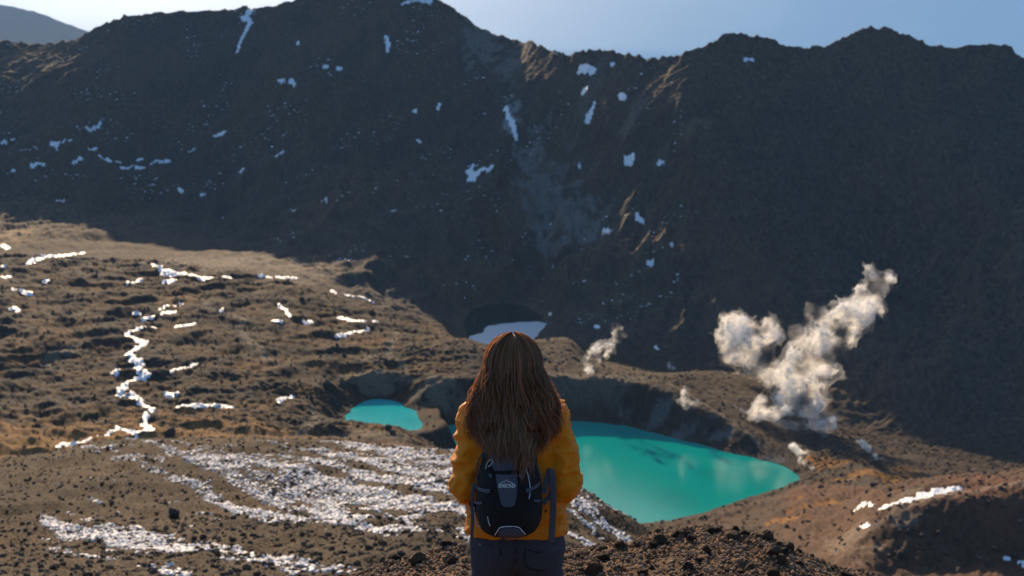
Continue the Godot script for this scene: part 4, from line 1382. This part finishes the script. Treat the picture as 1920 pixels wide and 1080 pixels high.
func build_hair(person: Node3D, up: Vector3) -> void:
	var hb := [bone(Vector3(0.004, 1.585, 0.0), Vector3(0.004, 1.56, 0.008), 0.086, 0.084), bone(Vector3(0.0, 1.55, 0.02), Vector3(-0.045, 1.40, 0.045), 0.07, 0.06), bone(Vector3(0.01, 1.55, 0.02), Vector3(0.075, 1.40, 0.045), 0.07, 0.06), bone(Vector3(-0.045, 1.40, 0.045), Vector3(-0.075, 1.31, 0.085), 0.06, 0.025), bone(Vector3(0.01, 1.42, 0.05), Vector3(-0.01, 1.37, 0.10), 0.06, 0.025), bone(Vector3(0.075, 1.40, 0.045), Vector3(0.075, 1.30, 0.095), 0.06, 0.025)]
	var hf := func(p: Vector3) -> float:
		var d := bone_field(p, hb, 0.04) + 0.004 * sin(p.x * 190.0 + 14.0 * p.y)
		return maxf(d, -(p.z + 0.045 + maxf(0.0, (p.y - 1.63)) * 1.2))
	var brown := mat(Color(0.22, 0.096, 0.042), 0.55, 0.3)
	var hair := node("hair", solid(hf, Vector3(-0.18, 1.22, -0.14), Vector3(0.20, 1.72, 0.19), 0.011), brown, person)
	hair.position = up
	var r := RandomNumberGenerator.new()
	r.seed = 99
	var v := PackedVector3Array()
	var nm := PackedVector3Array()
	var col := PackedColorArray()
	var ix := PackedInt32Array()
	var c := Vector3(0.004, 1.578, 0.004)
	var locks := []
	for k in 90:
		locks.append([r.randf() * TAU, r.randf_range(22.0, 38.0), r.randf_range(0.006, 0.017), r.randfn() * 0.014, r.randf(), r.randf_range(-0.035, 0.045)])
	for i in 4050:
		var halo := i > 3500
		var psi := r.randf_range(-1.6, 1.6)
		if r.randf() < 0.35: psi = r.randf_range(0.9, 1.6) * (1.0 if r.randf() < 0.5 else -1.0)
		if halo: psi = r.randf_range(0.75, 1.6) * (1.0 if r.randf() < 0.5 else -1.0)
		var lock: Array = locks[int((psi + 2.0) * 22.0) % 90]
		var wild := halo or r.randf() < 0.05
		var layer := r.randf_range(0.0, 1.0) if not halo else 0.8 + r.randf_range(0.0, 0.9)
		var rad := 0.098 + 0.011 * layer
		var u := sin(clampf(psi, -1.6, 1.6))
		var end_y: float = 1.245 + 0.085 * pow(absf(u), 1.6) + r.randf_range(-0.03, 0.05) + lock[5] + (0.10 if layer < 0.3 else 0.0)
		if u > 0.2 and u < 0.75: end_y -= 0.025
		if wild: end_y += r.randf_range(0.0, 0.2)
		end_y = minf(end_y, 1.40)
		var out := r.randfn() * 0.009
		if halo: out += signf(u) * 0.03 * pow(r.randf(), 1.6)
		var phase: float = lock[0] + r.randfn() * 0.35
		var freq: float = lock[1] * (1.0 + 0.05 * r.randfn())
		var amp: float = lock[2] * r.randf_range(0.6, 1.2) * (1.4 if wild else 1.0)
		var clump: float = lock[3]
		var phi1 := 1.55 + 0.1 * r.randf()
		var pts := PackedVector3Array()
		for k in 7:
			var phi := lerpf(0.03, phi1, k / 6.0)
			pts.append(c + Vector3(sin(phi) * sin(psi) * rad, cos(phi) * (rad + 0.006), sin(phi) * cos(psi) * (rad + 0.004)))
		var a := pts[6]
		var n := 13
		for k in range(1, n + 1):
			var t := float(k) / n
			var y := lerpf(a.y, end_y, t)
			var wide := lerpf(rad, 0.126, smoothstep(1.58, 1.50, y)) + 0.022 * smoothstep(1.52, 1.40, y) - 0.036 * smoothstep(1.34, 1.2, y)
			var x := 0.004 + 0.008 * t + u * wide + (clump + out) * t + amp * sin(freq * y + phase) * minf(t * 2.0, 1.0)
			var back := lerpf(0.114, 0.128, smoothstep(1.5, 1.4, y))
			var over_pack := smoothstep(0.13, 0.09, absf(x - PACK_X)) * smoothstep(1.43, 1.33, y)
			if y < 1.365: back = lerpf(back, maxf(back, pack_front(x, y) + 0.004), over_pack)
			else: back = lerpf(back, 0.17, over_pack)
			back -= 0.055 * smoothstep(0.105, 0.17, absf(x - 0.012))
			var z := lerpf(a.z, back + 0.016 * layer, smoothstep(0.0, 0.45, t))
			z += amp * cos(freq * 0.8 * y + phase)
			pts.append(Vector3(x, y, z))
		var thick := r.randf_range(0.0008, 0.0021) * (0.8 if wild else 1.0)
		var shade := Color(0.30, 0.135, 0.058) * (0.55 + 1.2 * pow(r.randf(), 2.0))
		var o := v.size()
		var twist := r.randfn() * 0.4
		for k in pts.size():
			var t := (pts[mini(k + 1, pts.size() - 1)] - pts[maxi(k - 1, 0)]).normalized()
			var w := thick * (1.0 if k < pts.size() - 4 else float(pts.size() - k) / 4.0)
			var face := Vector3(pts[k].x * 3.0, 0.12, 0.25 + absf(pts[k].z)).normalized()
			var side := t.cross(face).normalized().rotated(t, twist + 0.5 * sin(k * 0.9 + phase))
			for e in 2:
				v.append(pts[k] + side * w * (1.0 if e == 0 else -1.0))
				nm.append(side.cross(t).normalized())
				col.append(shade)
			if k < pts.size() - 1:
				var b := o + k * 2
				ix.append_array([b, b + 1, b + 2, b + 1, b + 3, b + 2])
	var strand := mat(Color(1, 1, 1), 0.38, 0.5)
	strand.vertex_color_use_as_albedo = true
	strand.backlight_enabled = true
	strand.backlight = Color(1.0, 0.95, 0.85)
	var st := node("strands", arrays_mesh(v, ix, nm, col), strand, hair)
	st.set_meta("kind", "stuff")

func build_pack(at: Vector3) -> void:
	var root := base("backpack", at, "black daypack with slate panels worn on the hiker's back", "backpack")
	var black := cloth(Color(0.014, 0.0135, 0.0135), 0.85, 90.0, 0.15)
	var slate := cloth(Color(0.075, 0.088, 0.115), 0.7, 90.0, 0.12)
	var webbing := cloth(Color(0.10, 0.105, 0.12), 0.75, 120.0, 0.15)
	var pale := mat(Color(0.55, 0.57, 0.62), 0.5, 0.4)
	var white := mat(Color(0.80, 0.80, 0.80), 0.6, 0.3)
	# bag
	var v := PackedVector3Array()
	var nm := PackedVector3Array()
	var ix := PackedInt32Array()
	var rows := 46
	var round := 40
	for i in rows:
		var h := lerpf(pack_h[0], pack_h[-1], 0.5 - 0.5 * cos(PI * i / (rows - 1)))
		var w := cubic(pack_h, pack_w, pack_mw, h)
		var d := cubic(pack_h, pack_d, pack_md, h)
		for k in round:
			var a := TAU * k / round
			var e := Vector2(signf(cos(a)) * pow(absf(cos(a)), 0.77), signf(sin(a)) * pow(absf(sin(a)), 0.77))
			var crease := 0.003 * nz_mid.get_noise_3d(e.x * 60.0, h * 260.0, e.y * 60.0)
			v.append(Vector3(PACK_X + e.x * (w + crease), h, PACK_Z + (e.y * (d + crease) if e.y > 0 else e.y * 0.012)))
			if i < rows - 1:
				var o := i * round + k
				var q := i * round + (k + 1) % round
				ix.append_array([o, q, o + round, q, q + round, o + round])
	for end in 2:
		var o := 0 if end == 0 else (rows - 1) * round
		for k in range(1, round - 1): ix.append_array([o, o + k + 1, o + k] if end == 1 else [o, o + k, o + k + 1])
	nm.resize(v.size())
	for i in range(0, ix.size(), 3):
		var fn := (v[ix[i + 2]] - v[ix[i]]).cross(v[ix[i + 1]] - v[ix[i]])
		for k in 3: nm[ix[i + k]] += fn
	for i in nm.size(): nm[i] = nm[i].normalized()
	node("bag", arrays_mesh(v, ix, nm), black, root)
	# sewn-on panels
	node("upper_panel", pack_plate([[842, 918, 969], [860, 919, 970], [884, 924, 971]], 0.004), slate, root)
	var tongue := node("lower_panel", pack_plate([[887, 927, 971], [905, 930, 971], [925, 934, 970], [940, 937, 968], [947, 940, 966], [951, 946, 960]], 0.005), slate, root)
	node("lid_panel", pack_plate([[815, 935, 978], [822, 922, 986], [832, 915, 990]], 0.004), slate, root)
	node("pocket_seam", strap(chain_on_pack([[926, 886], [948, 889], [972, 886]]), 0.002, 0.0015), black, root)
	# the mark: a ridge of peaks over five letters
	var ink := white
	for part in [[[938, 906], [943, 901.5], [945, 903.5], [949.5, 898.5], [954, 903], [956, 901.5], [962, 906]]]:
		node("peak_mark", strap(chain_on_pack(part, 0.0065), 0.0011, 0.0008, Vector3.BACK, 6, false), ink, tongue)
	var word := TextMesh.new()
	var face := SystemFont.new()
	face.font_names = PackedStringArray(["Droid Serif"])
	face.font_weight = 700
	word.font = face
	word.text = "DSEND"
	word.font_size = 32
	word.pixel_size = 0.00056
	word.depth = 0.0012
	var letters := node("lettering", word, ink, tongue)
	var mid := on_pack(950.5, 910, 0.0066)
	var low := on_pack(950.5, 915, 0.0066)
	letters.position = mid
	letters.rotation.x = -atan2(low.z - mid.z, mid.y - low.y)
	# piping and webbing
	node("piping", strap(chain_on_pack([[895, 905], [895, 872], [905, 849], [918, 839], [940, 836], [962, 836], [980, 842], [988, 857], [984, 874], [977, 890]]), 0.0045, 0.003, Vector3.BACK), slate, root)
	for p in [[920, 891], [976, 892]]:
		node("strap_end", strap([on_pack(p[0] - 3, p[1] - 3, 0.004), on_pack(p[0] + 3, p[1] + 4, 0.004)], 0.006, 0.003), webbing, root)
	node("reflective_piping", strap(chain_on_pack([[928, 1003], [933, 995], [939, 988.5], [955, 987], [971, 988], [979, 995], [985, 1002]], 0.002), 0.0022, 0.0016), pale, root)
	node("reflective_piping", strap(chain_on_pack([[889, 950], [890, 968], [895, 985], [903, 995]], 0.002), 0.0018, 0.0014), pale, root)
	node("base_patch", pack_plate([[990, 940, 970], [998, 934, 980], [1006, 932, 984], [1010, 940, 976]], 0.004), slate, root)
	for line in [[[891, 912], [900, 917], [910, 920], [919, 921]], [[984, 920], [995, 917], [1006, 911], [1012, 905]]]:
		node("compression_strap", strap(chain_on_pack(line, 0.004), 0.007, 0.0025, Vector3.UP), webbing, root)
	for p in [[915, 920], [990, 919]]:
		node("buckle", strap([on_pack(p[0] - 5, p[1], 0.006), on_pack(p[0] + 5, p[1], 0.006)], 0.008, 0.004, Vector3.UP), slate, root)
	for line in [[[889, 941], [896, 943], [905, 942]], [[1000, 938], [1009, 939], [1018, 935]]]:
		node("pocket_trim", strap(chain_on_pack(line, 0.003), 0.005, 0.003, Vector3.UP), webbing, root)
	node("side_strap", strap(chain_on_pack([[990, 846], [1000, 862], [1008, 880], [1012, 897]], 0.004), 0.008, 0.0025), webbing, root)
	node("zip_line", strap(chain_on_pack([[983, 868], [990, 890], [994, 915], [992, 935]], 0.002), 0.0016, 0.0014), pale, root)
	node("zip_line", strap(chain_on_pack([[914, 968], [916, 978], [919, 986]], 0.002), 0.0016, 0.0014), pale, root)
	node("carabiner", strap(chain_on_pack([[911, 878], [913, 868], [919, 861], [924, 861], [921, 870], [915, 874]], 0.008), 0.0014, 0.0014), mat(Color(0.6, 0.63, 0.68), 0.25, 0.6), root)
	node("zip_pull", strap(chain_on_pack([[914, 872], [920, 880], [924, 890]], 0.007), 0.003, 0.002), black, root)
	node("haul_loop", strap([Vector3(-0.04, 1.355, 0.135), Vector3(-0.025, 1.385, 0.14), Vector3(0.01, 1.385, 0.14), Vector3(0.025, 1.355, 0.135)], 0.007, 0.003, Vector3.BACK), webbing, root)
	# shoulder straps with their loose ends
	for sd in [-1, 1]:
		var x: float = PACK_X + sd * 0.07
		node("shoulder_strap", strap([Vector3(x, 1.33, 0.11), Vector3(x + sd * 0.012, 1.425, 0.075), Vector3(x + sd * 0.018, 1.45, 0.0), Vector3(x + sd * 0.02, 1.39, -0.105), Vector3(x + sd * 0.03, 1.22, -0.135), Vector3(x + sd * 0.075, 1.08, -0.07), Vector3(PACK_X + sd * 0.12, 1.02, 0.10)], 0.026, 0.007), black, root)
	node("loose_strap", strap([on_her(1019, 925, 0.13), on_her(1026, 900, 0.128), on_her(1032, 880, 0.128), on_her(1036, 900, 0.132), on_her(1037, 950, 0.136), on_her(1034, 1016, 0.142)], 0.0125, 0.0016), webbing, root)
	node("loose_strap", strap([on_her(1018, 945, 0.13), on_her(1030, 930, 0.128), on_her(1036, 915, 0.13)], 0.009, 0.0016), webbing, root)
	node("loose_strap", strap([on_her(889, 905, 0.12), on_her(885, 940, 0.13), on_her(886, 975, 0.135), on_her(884, 1012, 0.13)], 0.006, 0.0016), webbing, root)
